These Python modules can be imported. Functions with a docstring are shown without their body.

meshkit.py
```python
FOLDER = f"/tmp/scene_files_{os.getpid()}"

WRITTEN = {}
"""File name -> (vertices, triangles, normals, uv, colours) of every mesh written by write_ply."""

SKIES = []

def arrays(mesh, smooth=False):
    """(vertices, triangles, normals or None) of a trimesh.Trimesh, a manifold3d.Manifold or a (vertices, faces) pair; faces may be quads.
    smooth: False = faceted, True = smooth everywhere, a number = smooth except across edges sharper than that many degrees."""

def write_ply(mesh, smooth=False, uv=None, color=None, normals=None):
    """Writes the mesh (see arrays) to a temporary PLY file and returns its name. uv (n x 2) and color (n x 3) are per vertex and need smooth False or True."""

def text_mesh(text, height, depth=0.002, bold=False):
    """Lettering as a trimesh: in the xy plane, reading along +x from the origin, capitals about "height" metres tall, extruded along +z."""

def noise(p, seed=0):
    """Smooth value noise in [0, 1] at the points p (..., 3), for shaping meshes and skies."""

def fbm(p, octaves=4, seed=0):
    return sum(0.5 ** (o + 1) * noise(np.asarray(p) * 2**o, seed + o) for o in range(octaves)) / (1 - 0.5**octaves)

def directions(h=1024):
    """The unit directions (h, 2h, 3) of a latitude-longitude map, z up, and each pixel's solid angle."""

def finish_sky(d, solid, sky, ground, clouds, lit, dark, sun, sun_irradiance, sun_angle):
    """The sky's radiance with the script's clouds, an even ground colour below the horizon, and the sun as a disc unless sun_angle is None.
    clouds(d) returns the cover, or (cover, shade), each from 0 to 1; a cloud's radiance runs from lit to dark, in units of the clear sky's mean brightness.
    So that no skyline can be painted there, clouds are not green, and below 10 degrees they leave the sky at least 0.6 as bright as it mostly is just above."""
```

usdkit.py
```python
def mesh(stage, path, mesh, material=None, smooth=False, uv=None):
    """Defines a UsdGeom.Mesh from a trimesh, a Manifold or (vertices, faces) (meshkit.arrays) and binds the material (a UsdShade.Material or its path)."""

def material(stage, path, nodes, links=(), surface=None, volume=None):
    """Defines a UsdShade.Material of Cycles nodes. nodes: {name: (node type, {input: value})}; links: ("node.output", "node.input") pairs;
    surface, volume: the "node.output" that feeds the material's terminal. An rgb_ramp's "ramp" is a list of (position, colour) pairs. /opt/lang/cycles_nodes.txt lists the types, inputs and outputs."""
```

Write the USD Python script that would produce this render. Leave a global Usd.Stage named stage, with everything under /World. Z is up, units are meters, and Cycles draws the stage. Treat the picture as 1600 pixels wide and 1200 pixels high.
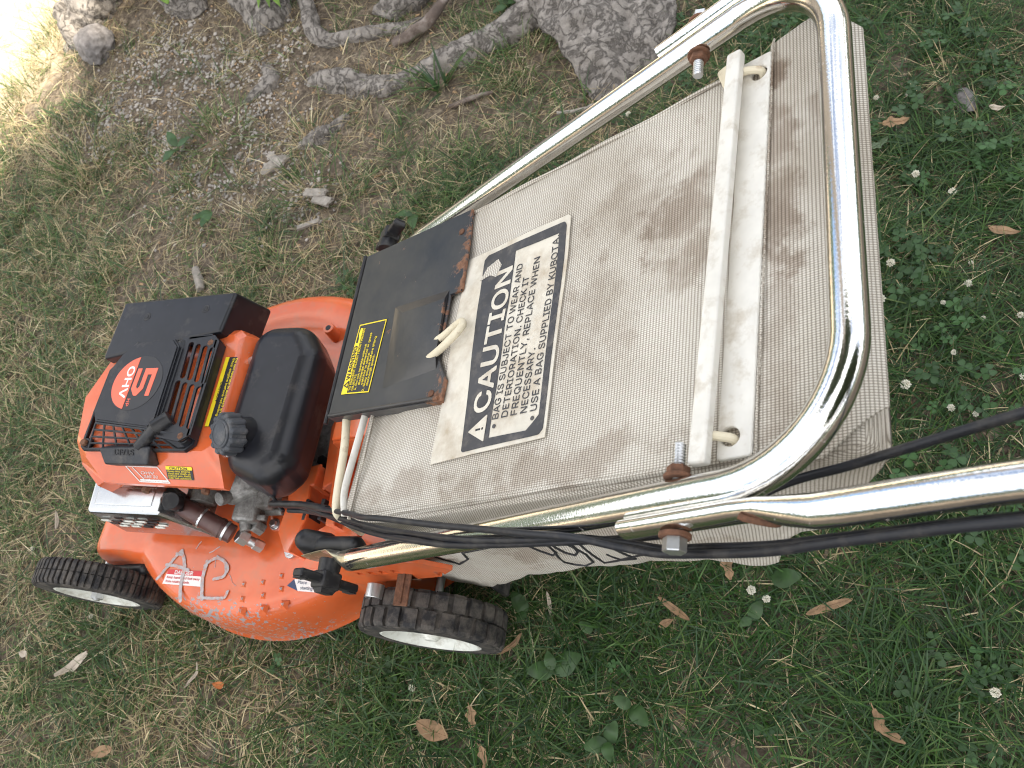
import math, random
import numpy as np, trimesh, manifold3d, usdkit, meshkit
from shapely.geometry import Polygon, Point, LineString, box as sbox
from shapely.ops import unary_union
from pxr import Usd, UsdGeom, UsdLux, UsdShade, Gf, Sdf, Vt
random.seed(7); RNG = np.random.default_rng(7)
stage = Usd.Stage.CreateInMemory()
UsdGeom.SetStageUpAxis(stage, 'Z'); UsdGeom.SetStageMetersPerUnit(stage, 1.0)
W = UsdGeom.Xform.Define(stage, '/World'); stage.SetDefaultPrim(W.GetPrim())
UsdGeom.Scope.Define(stage, '/World/Looks')
V = lambda *a: np.array(a, float)

# ------------------------------------------------------------------ camera, sky, sun, exposure
EXPOSURE = 1.2
SKY = 0.125
SUN_I = 1.25
SUN_EL, SUN_AZ = math.radians(55), math.atan2(-0.40, -0.917)      # azimuth = atan2(x, y) of the direction to the sun
cam = UsdGeom.Camera.Define(stage, '/World/camera')
CR = [(0.13502, -0.94224, -0.30647), (0.8940, -0.0189, 0.4477), (-0.42763, -0.33444, 0.83981)]
r_ = np.array(CR[0]); r_ /= np.linalg.norm(r_); b_ = np.array(CR[2]); b_ /= np.linalg.norm(b_)
u_ = np.cross(b_, r_); u_ /= np.linalg.norm(u_); b_ = np.cross(r_, u_)
CAMPOS = V(-0.4088, -0.4732, 1.1344)
cam.AddTransformOp().Set(Gf.Matrix4d(*[float(x) for x in (*r_, 0, *u_, 0, *b_, 0, *CAMPOS, 1)]))
cam.CreateFocalLengthAttr(5.4); cam.CreateHorizontalApertureAttr(5.4 * 1600 / 1256.66); cam.CreateVerticalApertureAttr(5.4 * 1200 / 1256.66)
cam.CreateFStopAttr(2.3); cam.CreateFocusDistanceAttr(0.85); cam.CreateClippingRangeAttr(Gf.Vec2f(0.02, 1000)); cam.CreateExposureAttr(EXPOSURE)
sun_dir = V(math.sin(SUN_AZ) * math.cos(SUN_EL), math.cos(SUN_AZ) * math.cos(SUN_EL), math.sin(SUN_EL))
dome = UsdLux.DomeLight.Define(stage, '/World/sky'); dome.GetPrim().SetCustomDataByKey('kind', 'structure')
skym = usdkit.material(stage, '/World/Looks/sky_look', {
    's': ('sky_texture', {'sky_type': 'single_scattering', 'sun_disc': False, 'sun_elevation': SUN_EL, 'sun_rotation': SUN_AZ}),
    't': ('texture_coordinate', {}), 'm': ('mapping', {'scale': (1.0, 1.0, 2.2)}),
    'n': ('noise_texture', {'scale': 2.3, 'detail': 7, 'roughness': 0.58}),
    'r': ('rgb_ramp', {'ramp': [(0.36, (0, 0, 0)), (0.58, (1, 1, 1))]}),
    'x': ('mix_color', {'b': (11.0, 10.8, 10.5), 'use_clamp': False}), 'b': ('background_shader', {'strength': SKY})},
    [('t.generated', 'm.vector'), ('m.vector', 'n.vector'), ('n.fac', 'r.fac'), ('r.color', 'x.fac'), ('s.color', 'x.a'), ('x.result', 'b.color')], surface='b.background')
UsdShade.MaterialBindingAPI.Apply(dome.GetPrim()).Bind(skym)
sun = UsdLux.DistantLight.Define(stage, '/World/sun'); sun.CreateIntensityAttr(SUN_I); sun.CreateAngleAttr(0.5); sun.CreateNormalizeAttr(True); sun.CreateColorAttr(Gf.Vec3f(1.0, 0.90, 0.74))
zb = sun_dir; xb = np.cross(V(0, 0, 1), zb); xb /= np.linalg.norm(xb); yb = np.cross(zb, xb)
sun.AddTransformOp().Set(Gf.Matrix4d(*[float(x) for x in (*xb, 0, *yb, 0, *zb, 0, 0, 0, 10, 1)]))

# ------------------------------------------------------------------ naming helpers
USED = {}
def numbered(parent, name):
    k = (parent, name); n = USED.get(k, 0); USED[k] = n + 1
    return f'{parent}/{name}' + (f'_{n:03d}' if n else '')
ORIGIN = {}
def tag(p, label=None, cat=None, group=None, kind=None):
    for k, v in (('label', label), ('category', cat), ('group', group), ('kind', kind)):
        if v: p.SetCustomDataByKey(k, v)
    return p
def thing(name, label, cat, loc=(0, 0, 0), group=None):
    path = numbered('/World', name); x = UsdGeom.Xform.Define(stage, path)
    x.AddTranslateOp().Set(Gf.Vec3d(*[float(a) for a in loc])); ORIGIN[path] = V(*loc)
    tag(x.GetPrim(), label, cat, group); return path
def part(parent, name, mesh, mat, smooth=35, label=None, kind=None, col=None):
    """One Mesh prim under parent; vertices are given in world space and stored from the thing's base."""
    path = numbered(parent, name); top = '/'.join(parent.split('/')[:3]); o = ORIGIN.get(top, V(0, 0, 0))
    if hasattr(mesh, 'to_mesh'):
        m_ = mesh.to_mesh(); mesh = trimesh.Trimesh(m_.vert_properties[:, :3], m_.tri_verts, process=False)
    elif isinstance(mesh, tuple):
        v, f = np.asarray(mesh[0], float), np.asarray(mesh[1], int)
        if f.shape[1] == 4: f = np.vstack([f[:, [0, 1, 2]], f[:, [0, 2, 3]]])
        mesh = trimesh.Trimesh(v, f, process=False)
    mesh = mesh.copy(); mesh.vertices = mesh.vertices - o
    m = usdkit.mesh(stage, path, mesh, '/World/Looks/' + mat, smooth=smooth if col is None else (smooth if smooth in (True, False) else True))
    if col is not None:
        UsdGeom.PrimvarsAPI(m).CreatePrimvar('col', Sdf.ValueTypeNames.Color3fArray, 'vertex').Set(Vt.Vec3fArray.FromNumpy(np.asarray(col, np.float32)))
    tag(m.GetPrim(), label, kind=kind); return path
def single(name, mesh, mat, label=None, cat=None, group=None, kind=None, smooth=35, col=None):
    p = part('/World', name, mesh, mat, smooth, col=col); tag(stage.GetPrimAtPath(p), label, cat, group, kind); return p

# ------------------------------------------------------------------ shape helpers
cat_ = trimesh.util.concatenate
def tm(m):
    m = m.to_mesh(); return trimesh.Trimesh(m.vert_properties[:, :3], m.tri_verts, process=False)
def hull(pts):
    return trimesh.convex.convex_hull(np.asarray(pts, float))
BALL = trimesh.creation.icosphere(2, 1.0).vertices
BALL1 = trimesh.creation.icosphere(1, 1.0).vertices
def rhull(pts, r):
    """convex hull rounded with radius r"""
    b = BALL if r > 0.006 else BALL1
    return hull(np.vstack([np.asarray(p, float) + b * r for p in pts]))
def rbox(c, size, r=0.002, rot=None):
    s = np.array(size) / 2 - r
    P = np.array([[x, y, z] for x in (-1, 1) for y in (-1, 1) for z in (-1, 1)]) * s
    P = np.vstack([p + BALL1 * r for p in P])
    if rot is not None: P = P @ np.asarray(rot).T
    return hull(P + np.asarray(c))
def rot_to(zdir, xdir=None):
    z = np.asarray(zdir, float); z = z / np.linalg.norm(z)
    x = np.asarray(xdir if xdir is not None else ([1, 0, 0] if abs(z[0]) < .9 else [0, 1, 0]), float)
    x = x - z * (x @ z); x /= np.linalg.norm(x); return np.stack([x, np.cross(z, x), z], 1)
def cyl(a, b, r, n=20, r2=None, ch=0.0006):
    a, b = np.asarray(a, float), np.asarray(b, float); R_ = rot_to(b - a); L = np.linalg.norm(b - a); r2 = r if r2 is None else r2
    t = np.linspace(0, 2 * np.pi, n, endpoint=False); P = []
    for zz, rr in ((0, r - ch), (ch, r), (L - ch, r2), (L, r2 - ch)):
        P.append(np.stack([rr * np.cos(t), rr * np.sin(t), np.full(n, zz)], 1))
    return hull(np.vstack(P) @ R_.T + a)
def hexnut(a, b, r): return cyl(a, b, r, 6, ch=0.0008)
def lathe(a, axis, prof, n=48, closed=False):
    """prof: (height along the axis, radius)"""
    R_ = rot_to(axis); t = np.linspace(0, 2 * np.pi, n, endpoint=False); prof = np.asarray(prof, float)
    P = np.stack([np.outer(prof[:, 1], np.cos(t)), np.outer(prof[:, 1], np.sin(t)), np.repeat(prof[:, :1], n, 1)], -1)
    m = len(prof); F = []
    for i in range(m if closed else m - 1):
        k = (i + 1) % m
        for j in range(n): F.append([i * n + j, i * n + (j + 1) % n, k * n + (j + 1) % n, k * n + j])
    return P.reshape(-1, 3) @ R_.T + np.asarray(a, float), np.array(F)
def smooth_path(pts, n=60):
    p = np.asarray(pts, float); p = np.vstack([2 * p[0] - p[1], p, 2 * p[-1] - p[-2]]); out = []
    seg = len(p) - 3
    for i in range(seg):
        for t in np.linspace(0, 1, max(2, n // seg), endpoint=False):
            a, b, c, d = p[i:i + 4]
            out.append(.5 * ((2 * b) + (-a + c) * t + (2 * a - 5 * b + 4 * c - d) * t * t + (-a + 3 * b - 3 * c + d) * t ** 3))
    return np.vstack([out, p[-2]])
def tube(path, r, n=16, flat=None, caps=True):
    """sweep along a polyline; r is a number or one radius per point; flat scales the section across (per point)"""
    p = np.asarray(path, float); m = len(p); r = np.broadcast_to(r, (m,)).astype(float)
    T = np.gradient(p, axis=0); T /= np.linalg.norm(T, axis=1, keepdims=True) + 1e-12
    a = V(1, 0, 0) if abs(T[0][0]) < .9 else V(0, 0, 1); rings = []; t = np.linspace(0, 2 * np.pi, n, endpoint=False)
    for i in range(m):
        a = a - T[i] * (a @ T[i]); a /= np.linalg.norm(a); b = np.cross(T[i], a)
        k1, k2 = (1, 1) if flat is None else flat[i]
        rings.append(p[i] + r[i] * (np.cos(t)[:, None] * a * k1 + np.sin(t)[:, None] * b * k2))
    P = np.vstack(rings); F = [[i * n + j, i * n + (j + 1) % n, (i + 1) * n + (j + 1) % n, (i + 1) * n + j] for i in range(m - 1) for j in range(n)]
    F = np.array(F); F = np.vstack([F[:, [0, 1, 2]], F[:, [0, 2, 3]]])
    if caps:
        P = np.vstack([P, p[0], p[-1]]); e = (m - 1) * n
        F = np.vstack([F, [[len(P) - 2, (j + 1) % n, j] for j in range(n)], [[len(P) - 1, e + j, e + (j + 1) % n] for j in range(n)]])
    return trimesh.Trimesh(P, F, process=False)
def prism(poly, z0, z1, b=0.0, xform=None):
    """extruded polygon (a list of xy or a shapely polygon), its top edge chamfered by b"""
    pg = poly if hasattr(poly, 'exterior') else Polygon(poly)
    out = trimesh.creation.extrude_polygon(pg, z1 - z0 - b, engine='earcut'); out.apply_translation([0, 0, z0])
    if b:
        layers = [out]
        for k in range(2):
            q = pg.buffer(-b * (0.35, 1.0)[k])
            if q.is_empty: continue
            e = trimesh.creation.extrude_polygon(max(getattr(q, 'geoms', [q]), key=lambda g: g.area), b * (0.6, 1.0)[k] + .002, engine='earcut'); e.apply_translation([0, 0, z1 - b - .002]); layers.append(e)
        out = cat_(layers)
    if xform is not None: out.apply_transform(xform)
    return out
def frame4(o, x, y):
    """4 x 4 that lays the xy plane at o with axes x and y (orthonormalised)"""
    x = np.asarray(x, float); x = x / np.linalg.norm(x); y = np.asarray(y, float); y = y - x * (x @ y); y /= np.linalg.norm(y)
    M = np.eye(4); M[:3, 0], M[:3, 1], M[:3, 2], M[:3, 3] = x, y, np.cross(x, y), o; return M
def text(txt, h, o, x, y, width=None, depth=0.0003, bold=False, slant=0.0):
    m = meshkit.text_mesh(txt, h, depth=depth, bold=bold); w = m.bounds[1][0]
    S = np.eye(4)
    if width: S[0, 0] = width / w
    S[0, 1] = slant
    m.apply_transform(S); m.apply_transform(frame4(o, x, y)); return m
def rrect(x0, y0, x1, y1, r): return sbox(x0 + r, y0 + r, x1 - r, y1 - r).buffer(r, quad_segs=5)
def ribbon(pts, w, z): return prism(LineString(pts).buffer(w / 2, quad_segs=3), z, z + 0.0005)

# ------------------------------------------------------------------ materials
L = '/World/Looks/'
def mat(name, nodes, links, surface='p.BSDF'): return usdkit.material(stage, L + name, nodes, links, surface=surface)
def plain(name, color, rough=0.5, metal=0.0, coat=0.0, bump=0.0, bscale=300, var=0.12, vscale=40, spec=0.5, dirt=None, dirtamt=0.5, dscale=30, cut=(.5, .68)):
    """surface with tone variation, fine relief and an optional second tone (dust, rust, wear) in noise-shaped patches"""
    n = {'g': ('geometry', {}), 'n': ('noise_texture', {'scale': vscale, 'detail': 5, 'roughness': .6}),
         'r': ('rgb_ramp', {'ramp': [(0.3, tuple(c * (1 - var) for c in color)), (0.7, tuple(min(1, c * (1 + var)) for c in color))]}),
         'p': ('principled_bsdf', {'roughness': rough, 'metallic': metal, 'coat_weight': coat, 'coat_roughness': .08, 'specular_ior_level': spec})}
    l = [('g.position', 'n.vector'), ('n.fac', 'r.fac')]; last = 'r.color'
    if dirt is not None:
        n['d'] = ('noise_texture', {'scale': dscale, 'detail': 8, 'roughness': .68}); n['dr'] = ('rgb_ramp', {'ramp': [(cut[0], (0, 0, 0)), (cut[1], (dirtamt,) * 3)]})
        n['x'] = ('mix_color', {'b': dirt}); l += [('g.position', 'd.vector'), ('d.fac', 'dr.fac'), ('dr.color', 'x.fac'), (last, 'x.a')]; last = 'x.result'
        n['rr'] = ('mix_float', {'a': rough, 'b': min(.9, rough + .35)}); l += [('dr.color', 'rr.fac'), ('rr.result', 'p.roughness')]
        if metal:
            n['mm'] = ('mix_float', {'a': metal, 'b': 0.0}); l += [('dr.color', 'mm.fac'), ('mm.result', 'p.metallic')]
    l.append((last, 'p.base_color'))
    if bump:
        n['bn'] = ('noise_texture', {'scale': bscale, 'detail': 4}); n['bp'] = ('bump', {'strength': bump, 'distance': 0.001})
        l += [('g.position', 'bn.vector'), ('bn.fac', 'bp.height'), ('bp.normal', 'p.normal')]
    mat(name, n, l)
ORANGE = (0.62, 0.118, 0.034)
def orange(name, edge, coat=.35):
    """glossy orange enamel; chips of bare grey metal, denser past x < edge (the side that has been knocked)"""
    n = {'g': ('geometry', {}), 'n': ('noise_texture', {'scale': 13, 'detail': 8, 'roughness': .65}), 'r': ('rgb_ramp', {'ramp': [(.25, tuple(c * .78 for c in ORANGE)), (.5, ORANGE), (.75, (ORANGE[0] * 1.08, ORANGE[1] * 1.45, ORANGE[2] * 2.0))]}),
         'c': ('noise_texture', {'scale': 150, 'detail': 9, 'roughness': .70}), 's': ('separate_xyz', {}),
         'e': ('map_range', {'from_min': edge + .028, 'from_max': edge - .012, 'to_min': 0, 'to_max': .155, 'clamp': True}), 'a': ('math', {'math_type': 'add'}),
         'c2': ('noise_texture', {'scale': 7, 'detail': 2}), 'ad': ('math', {'math_type': 'multiply_add', 'value2': .22}),
         'k': ('map_range', {'from_min': .792, 'from_max': .807, 'to_min': 0, 'to_max': 1, 'clamp': True}),
         'x': ('mix_color', {'b': (.27, .255, .26)}), 'd': ('noise_texture', {'scale': 26, 'detail': 8, 'roughness': .7}), 'dr': ('rgb_ramp', {'ramp': [(.50, (0, 0, 0)), (.75, (.5,) * 3)]}), 'y': ('mix_color', {'b': (.24, .12, .07)}),
         'ro': ('mix_float', {'a': .23, 'b': .6}), 'bn': ('noise_texture', {'scale': 45, 'detail': 3}), 'bp': ('bump', {'strength': .12, 'distance': .002}),
         'p': ('principled_bsdf', {'coat_weight': coat, 'coat_roughness': .1})}
    l = [('g.position', 'n.vector'), ('n.fac', 'r.fac'), ('g.position', 'c.vector'), ('g.position', 's.vector'), ('s.x', 'e.value'), ('c.fac', 'a.value1'), ('e.result', 'a.value2'),
         ('g.position', 'c2.vector'), ('c2.fac', 'ad.value1'), ('a.value', 'ad.value3'), ('ad.value', 'k.value'), ('k.result', 'x.fac'), ('r.color', 'x.a'), ('g.position', 'd.vector'), ('d.fac', 'dr.fac'), ('dr.color', 'y.fac'), ('x.result', 'y.a'),
         ('y.result', 'p.base_color'), ('k.result', 'ro.fac'), ('ro.result', 'p.roughness'), ('g.position', 'bn.vector'), ('bn.fac', 'bp.height'), ('bp.normal', 'p.normal')]
    mat(name, n, l)
orange('orange_paint', -0.255); orange('orange_panel', -9.0, .5); orange('orange_gloss', -9.0, 1.0)
plain('black_plastic', (.010, .0105, .0135), .29, spec=.36, var=.25, bump=.2, bscale=900, dirt=(.10, .085, .07), dirtamt=.5, dscale=22, cut=(.56, .8))
plain('grey_black_plastic', (.018, .02, .025), .45, spec=.4, var=.25, bump=.3, bscale=700, dirt=(.16, .14, .12), dirtamt=.5, dscale=35, cut=(.5, .75))
plain('cap_plastic', (.045, .05, .06), .6, var=.2, bump=.4, bscale=500, dirt=(.2, .19, .18), dirtamt=.5, dscale=60)
plain('soft_black', (.009, .009, .011), .40, spec=.38, var=.3, dirt=(.09, .085, .08), dirtamt=.4, dscale=60)
plain('rubber', (.016, .016, .018), .75, spec=.35, var=.35, vscale=80, bump=.6, bscale=260, dirt=(.13, .115, .10), dirtamt=.85, dscale=48, cut=(.40, .66))
plain('cable_rubber', (.010, .011, .015), .42, spec=.35, var=.2, bump=.05, bscale=700, dirt=(.07, .065, .06), dirtamt=.5, dscale=60)
plain('white_plastic', (.62, .605, .56), .42, var=.08, dirt=(.33, .27, .19), dirtamt=.8, dscale=48, cut=(.50, .78))
plain('cream_paint', (.62, .56, .42), .45, var=.08, dirt=(.26, .15, .08), dirtamt=.7, dscale=55, cut=(.56, .7))
plain('wheel_white', (.70, .71, .66), .5, var=.08, dirt=(.26, .22, .15), dirtamt=.85, dscale=42, cut=(.47, .76))
plain('chrome', (.76, .75, .725), .105, metal=1, var=.08, dirt=(.20, .12, .07), dirtamt=.9, dscale=120, cut=(.645, .71), bump=.10, bscale=420)
plain('chrome_worn', (.62, .60, .50), .26, metal=1, var=.2, vscale=120, dirt=(.22, .14, .08), dirtamt=.8, dscale=110, cut=(.6, .72), bump=.3, bscale=240)
plain('zinc', (.55, .56, .57), .35, metal=1, var=.15, bump=.2, bscale=500)
plain('cast_metal', (.24, .235, .225), .5, metal=.7, var=.35, vscale=60, bump=.8, bscale=220, dirt=(.05, .042, .035), dirtamt=.85, dscale=40, cut=(.45, .62))
plain('rust', (.115, .052, .028), .85, var=.45, vscale=150, bump=.8, bscale=420)
plain('boot_brown', (.075, .032, .028), .4, var=.25, dirt=(.16, .12, .1), dirtamt=.4)
plain('yellow_print', (.80, .62, .02), .5, var=.06)
plain('black_print', (.022, .022, .025), .55, var=.1)
plain('white_print', (.72, .70, .68), .5, var=.05)
plain('red_print', (.55, .03, .035), .45, var=.05)
plain('badge_red', (.80, .13, .07), .45, var=.06)
plain('blue_print', (.03, .05, .11), .5)
plain('paint_scrawl', (.40, .37, .38), .6, var=.2, vscale=160, bump=.4, bscale=400, dirt=(.58, .20, .11), dirtamt=.75, dscale=170, cut=(.5, .62))
def barkmat(name, lo, hi, crack):
    """grey bark: plates of uneven tone parted by dark cracks"""
    mat(name, {'g': ('geometry', {}), 'w': ('noise_texture', {'scale': 9, 'detail': 3}), 'ws': ('vector_math', {'math_type': 'scale', 'scale': .12}), 'wa': ('vector_math', {'math_type': 'add'}),
               'v': ('noise_texture', {'scale': 34, 'detail': 6, 'roughness': .6}), 'vd': ('math', {'math_type': 'subtract', 'value2': .5}), 'va': ('math', {'math_type': 'absolute'}), 'vr': ('rgb_ramp', {'ramp': [(0, (.5,) * 3), (.012, (.6,) * 3), (.04, (.9,) * 3), (.1, (1, 1, 1))]}), 'n': ('noise_texture', {'scale': 34, 'detail': 9, 'roughness': .7}), 'r': ('rgb_ramp', {'ramp': [(.3, lo), (.7, hi)]}),
               'x': ('mix_color', {'a': crack}), 'h': ('math', {'math_type': 'multiply_add', 'value2': .8}), 'bp': ('bump', {'strength': 1.0, 'distance': .006}), 'p': ('principled_bsdf', {'roughness': .92, 'specular_ior_level': .2})},
        [('g.position', 'w.vector'), ('w.color', 'ws.vector1'), ('g.position', 'wa.vector1'), ('ws.vector', 'wa.vector2'), ('wa.vector', 'v.vector'), ('v.fac', 'vd.value1'), ('vd.value', 'va.value1'), ('va.value', 'vr.fac'), ('g.position', 'n.vector'), ('n.fac', 'r.fac'), ('vr.color', 'x.fac'), ('r.color', 'x.b'), ('x.result', 'p.base_color'),
         ('n.fac', 'h.value1'), ('vr.color', 'h.value3'), ('h.value', 'bp.height'), ('bp.normal', 'p.normal')])
barkmat('bark', (.14, .125, .112), (.36, .33, .30), (.04, .034, .03))
plain('dark_bark', (.12, .09, .075), .9, var=.4, vscale=30, bump=1.0, bscale=110, dirt=(.30, .27, .24), dirtamt=.7, dscale=30)
plain('weathered_wood', (.27, .245, .215), .9, var=.3, vscale=90, bump=.9, bscale=240)
plain('grey_stone', (.17, .158, .155), .9, var=.4, vscale=70, bump=1.0, bscale=150, dirt=(.07, .06, .055), dirtamt=.6, dscale=40)
plain('pale_stone', (.31, .285, .26), .85, var=.55, vscale=14, bump=.5, bscale=260)
plain('dead_leaf', (.27, .17, .095), .8, var=.35, vscale=70, bump=.5, bscale=260)
plain('grey_leaf', (.42, .36, .29), .8, var=.25, vscale=70, bump=.5, bscale=260)
plain('orange_leaf', (.50, .17, .05), .75, var=.3, vscale=80, bump=.5, bscale=260)
def leafmat(name, c, tr=.3, rough=.5):
    mat(name, {'g': ('geometry', {}), 'n': ('noise_texture', {'scale': 60, 'detail': 4}), 'r': ('rgb_ramp', {'ramp': [(.3, tuple(x * .7 for x in c)), (.7, tuple(x * 1.3 for x in c))]}),
               'p': ('principled_bsdf', {'roughness': rough}), 't': ('translucent_bsdf', {}), 'm': ('mix_closure', {'fac': tr})},
        [('g.position', 'n.vector'), ('n.fac', 'r.fac'), ('r.color', 'p.base_color'), ('r.color', 't.color'), ('p.BSDF', 'm.closure1'), ('t.BSDF', 'm.closure2')], surface='m.closure')
leafmat('leaf_green', (.038, .085, .024), .2); leafmat('leaf_bright', (.15, .27, .035)); leafmat('crown_leaf', (.045, .085, .02), .2); leafmat('leaf_grey_green', (.13, .18, .10))
# grass: colour carried per blade
mat('blade', {'a': ('attribute', {'attribute': 'col'}), 'o': ('object_info', {}), 'v': ('map_range', {'to_min': .72, 'to_max': 1.3}), 'h': ('hsv', {}),
              'p': ('principled_bsdf', {'roughness': .5}), 't': ('translucent_bsdf', {}), 'm': ('mix_closure', {'fac': .25})},
    [('a.color', 'h.color'), ('o.random', 'v.value'), ('v.result', 'h.value'), ('h.color', 'p.base_color'), ('h.color', 't.color'), ('p.BSDF', 'm.closure1'), ('t.BSDF', 'm.closure2')], surface='m.closure')

def fabric(name, axis1, axis2, stains, pitch=0.0030):
    """woven mesh cloth: two sets of threads with small dark holes, brown soil marks at given places"""
    sc = 2 * math.pi / (20 * pitch)
    n = {'g': ('geometry', {}), 'w1': ('wave_texture', {'bands_direction': axis1, 'scale': sc * 1.45, 'distortion': .6, 'detail': 2, 'detail_scale': 14}),
         'w2': ('wave_texture', {'bands_direction': axis2, 'scale': sc * 1.08, 'distortion': .9, 'detail': 2, 'detail_scale': 12}),
         'mx': ('math', {'math_type': 'multiply'}), 'r': ('rgb_ramp', {'ramp': [(0, (.26, .235, .20)), (.10, (.46, .43, .38)), (.35, (.63, .60, .54)), (1, (.72, .695, .64))]}),
         'n': ('noise_texture', {'scale': 7, 'detail': 6, 'roughness': .62}), 'nr': ('rgb_ramp', {'ramp': [(.32, (.74, .71, .67)), (.65, (1.0, 1.0, 1.0))]}), 'mu': ('mix_color', {'blend_type': 'multiply', 'fac': 1.0}),
         'sn': ('noise_texture', {'scale': 24, 'detail': 9, 'roughness': .72}), 'bp': ('bump', {'strength': .4, 'distance': .0007}), 'p': ('principled_bsdf', {'roughness': .9, 'specular_ior_level': .2})}
    l = [('g.position', 'w1.vector'), ('g.position', 'w2.vector'), ('w1.fac', 'mx.value1'), ('w2.fac', 'mx.value2'), ('mx.value', 'r.fac'), ('g.position', 'n.vector'), ('n.fac', 'nr.fac'), ('r.color', 'mu.a'), ('nr.color', 'mu.b'),
         ('g.position', 'sn.vector'), ('mx.value', 'bp.height'), ('bp.normal', 'p.normal')]
    last = 'mu.result'
    for i, (c, rad, amt, sq) in enumerate(stains):
        amt = amt * .72
        n[f'q{i}'] = ('mapping', {'mapping_type': 'point', 'location': tuple(-a * b for a, b in zip(c, sq)), 'scale': sq}); n[f'd{i}'] = ('vector_math', {'math_type': 'length'})
        n[f's{i}'] = ('math', {'math_type': 'multiply_add', 'value2': -rad * 4.4}); n[f'o{i}'] = ('math', {'math_type': 'add', 'value2': rad * 2.15})
        n[f'm{i}'] = ('map_range', {'range_type': 'smoothstep', 'from_min': rad, 'from_max': rad * .2, 'to_min': 0, 'to_max': amt, 'clamp': True}); n[f'x{i}'] = ('mix_color', {'blend_type': 'multiply', 'b': (.36, .26, .19)})
        l += [('g.position', f'q{i}.vector'), (f'q{i}.vector', f'd{i}.vector1'), ('sn.fac', f's{i}.value1'), (f'd{i}.value', f's{i}.value3'), (f's{i}.value', f'o{i}.value1'), (f'o{i}.value', f'm{i}.value'), (f'm{i}.result', f'x{i}.fac'), (last, f'x{i}.a')]
        last = f'x{i}.result'
    l.append((last, 'p.base_color')); mat(name, n, l)
fabric('bag_fabric', 'x', 'y', [(V(.05, -.39, .56), .060, .62, (.75, 1, 1)), (V(-.02, -.30, .52), .055, .36, (.7, 1, 1)), (V(.09, -.335, .54), .065, .36, (1, .8, 1)), (V(-.17, -.26, .50), .06, .55, (2.2, .45, .5)), (V(-.16, -.07, .40), .05, .45, (1.5, .8, .8)), (V(.0, -.25, .50), .04, .35, (.4, 1.5, 1)), (V(-.2, -.2, .33), .05, .6, (1, 1, 1)), (V(-.04, -.12, .44), .04, .35, (.7, 1, 1))])
fabric('side_fabric', 'z', 'y', [(V(-.2, -.2, .33), .06, .6, (1, 1, 1)), (V(-.2, -.33, .42), .05, .5, (1, .5, 1))])
fabric('hem_fabric', 'x', 'y', [(V(.05, -.462, .60), .05, .7, (.35, 2.6, 1.5)), (V(-.09, -.46, .60), .05, .4, (.4, 2.2, 1.5)), (V(.16, -.462, .60), .035, .85, (1, 2.2, 1.5)), (V(.1, -.50, .615), .025, .6, (1, 1, 1))])
plain('vinyl_label', (.58, .545, .47), .5, var=.12, vscale=30, dirt=(.33, .25, .16), dirtamt=.75, dscale=26, cut=(.46, .74), bump=.2, bscale=80)
plain('vinyl_black', (.035, .036, .042), .5, var=.2, dirt=(.20, .18, .16), dirtamt=.4, dscale=60)
plain('dull_chrome', (.44, .45, .46), .2, metal=1, var=.08, bump=.1, bscale=40, dirt=(.3, .26, .22), dirtamt=.35, dscale=60, cut=(.6, .75))
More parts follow.
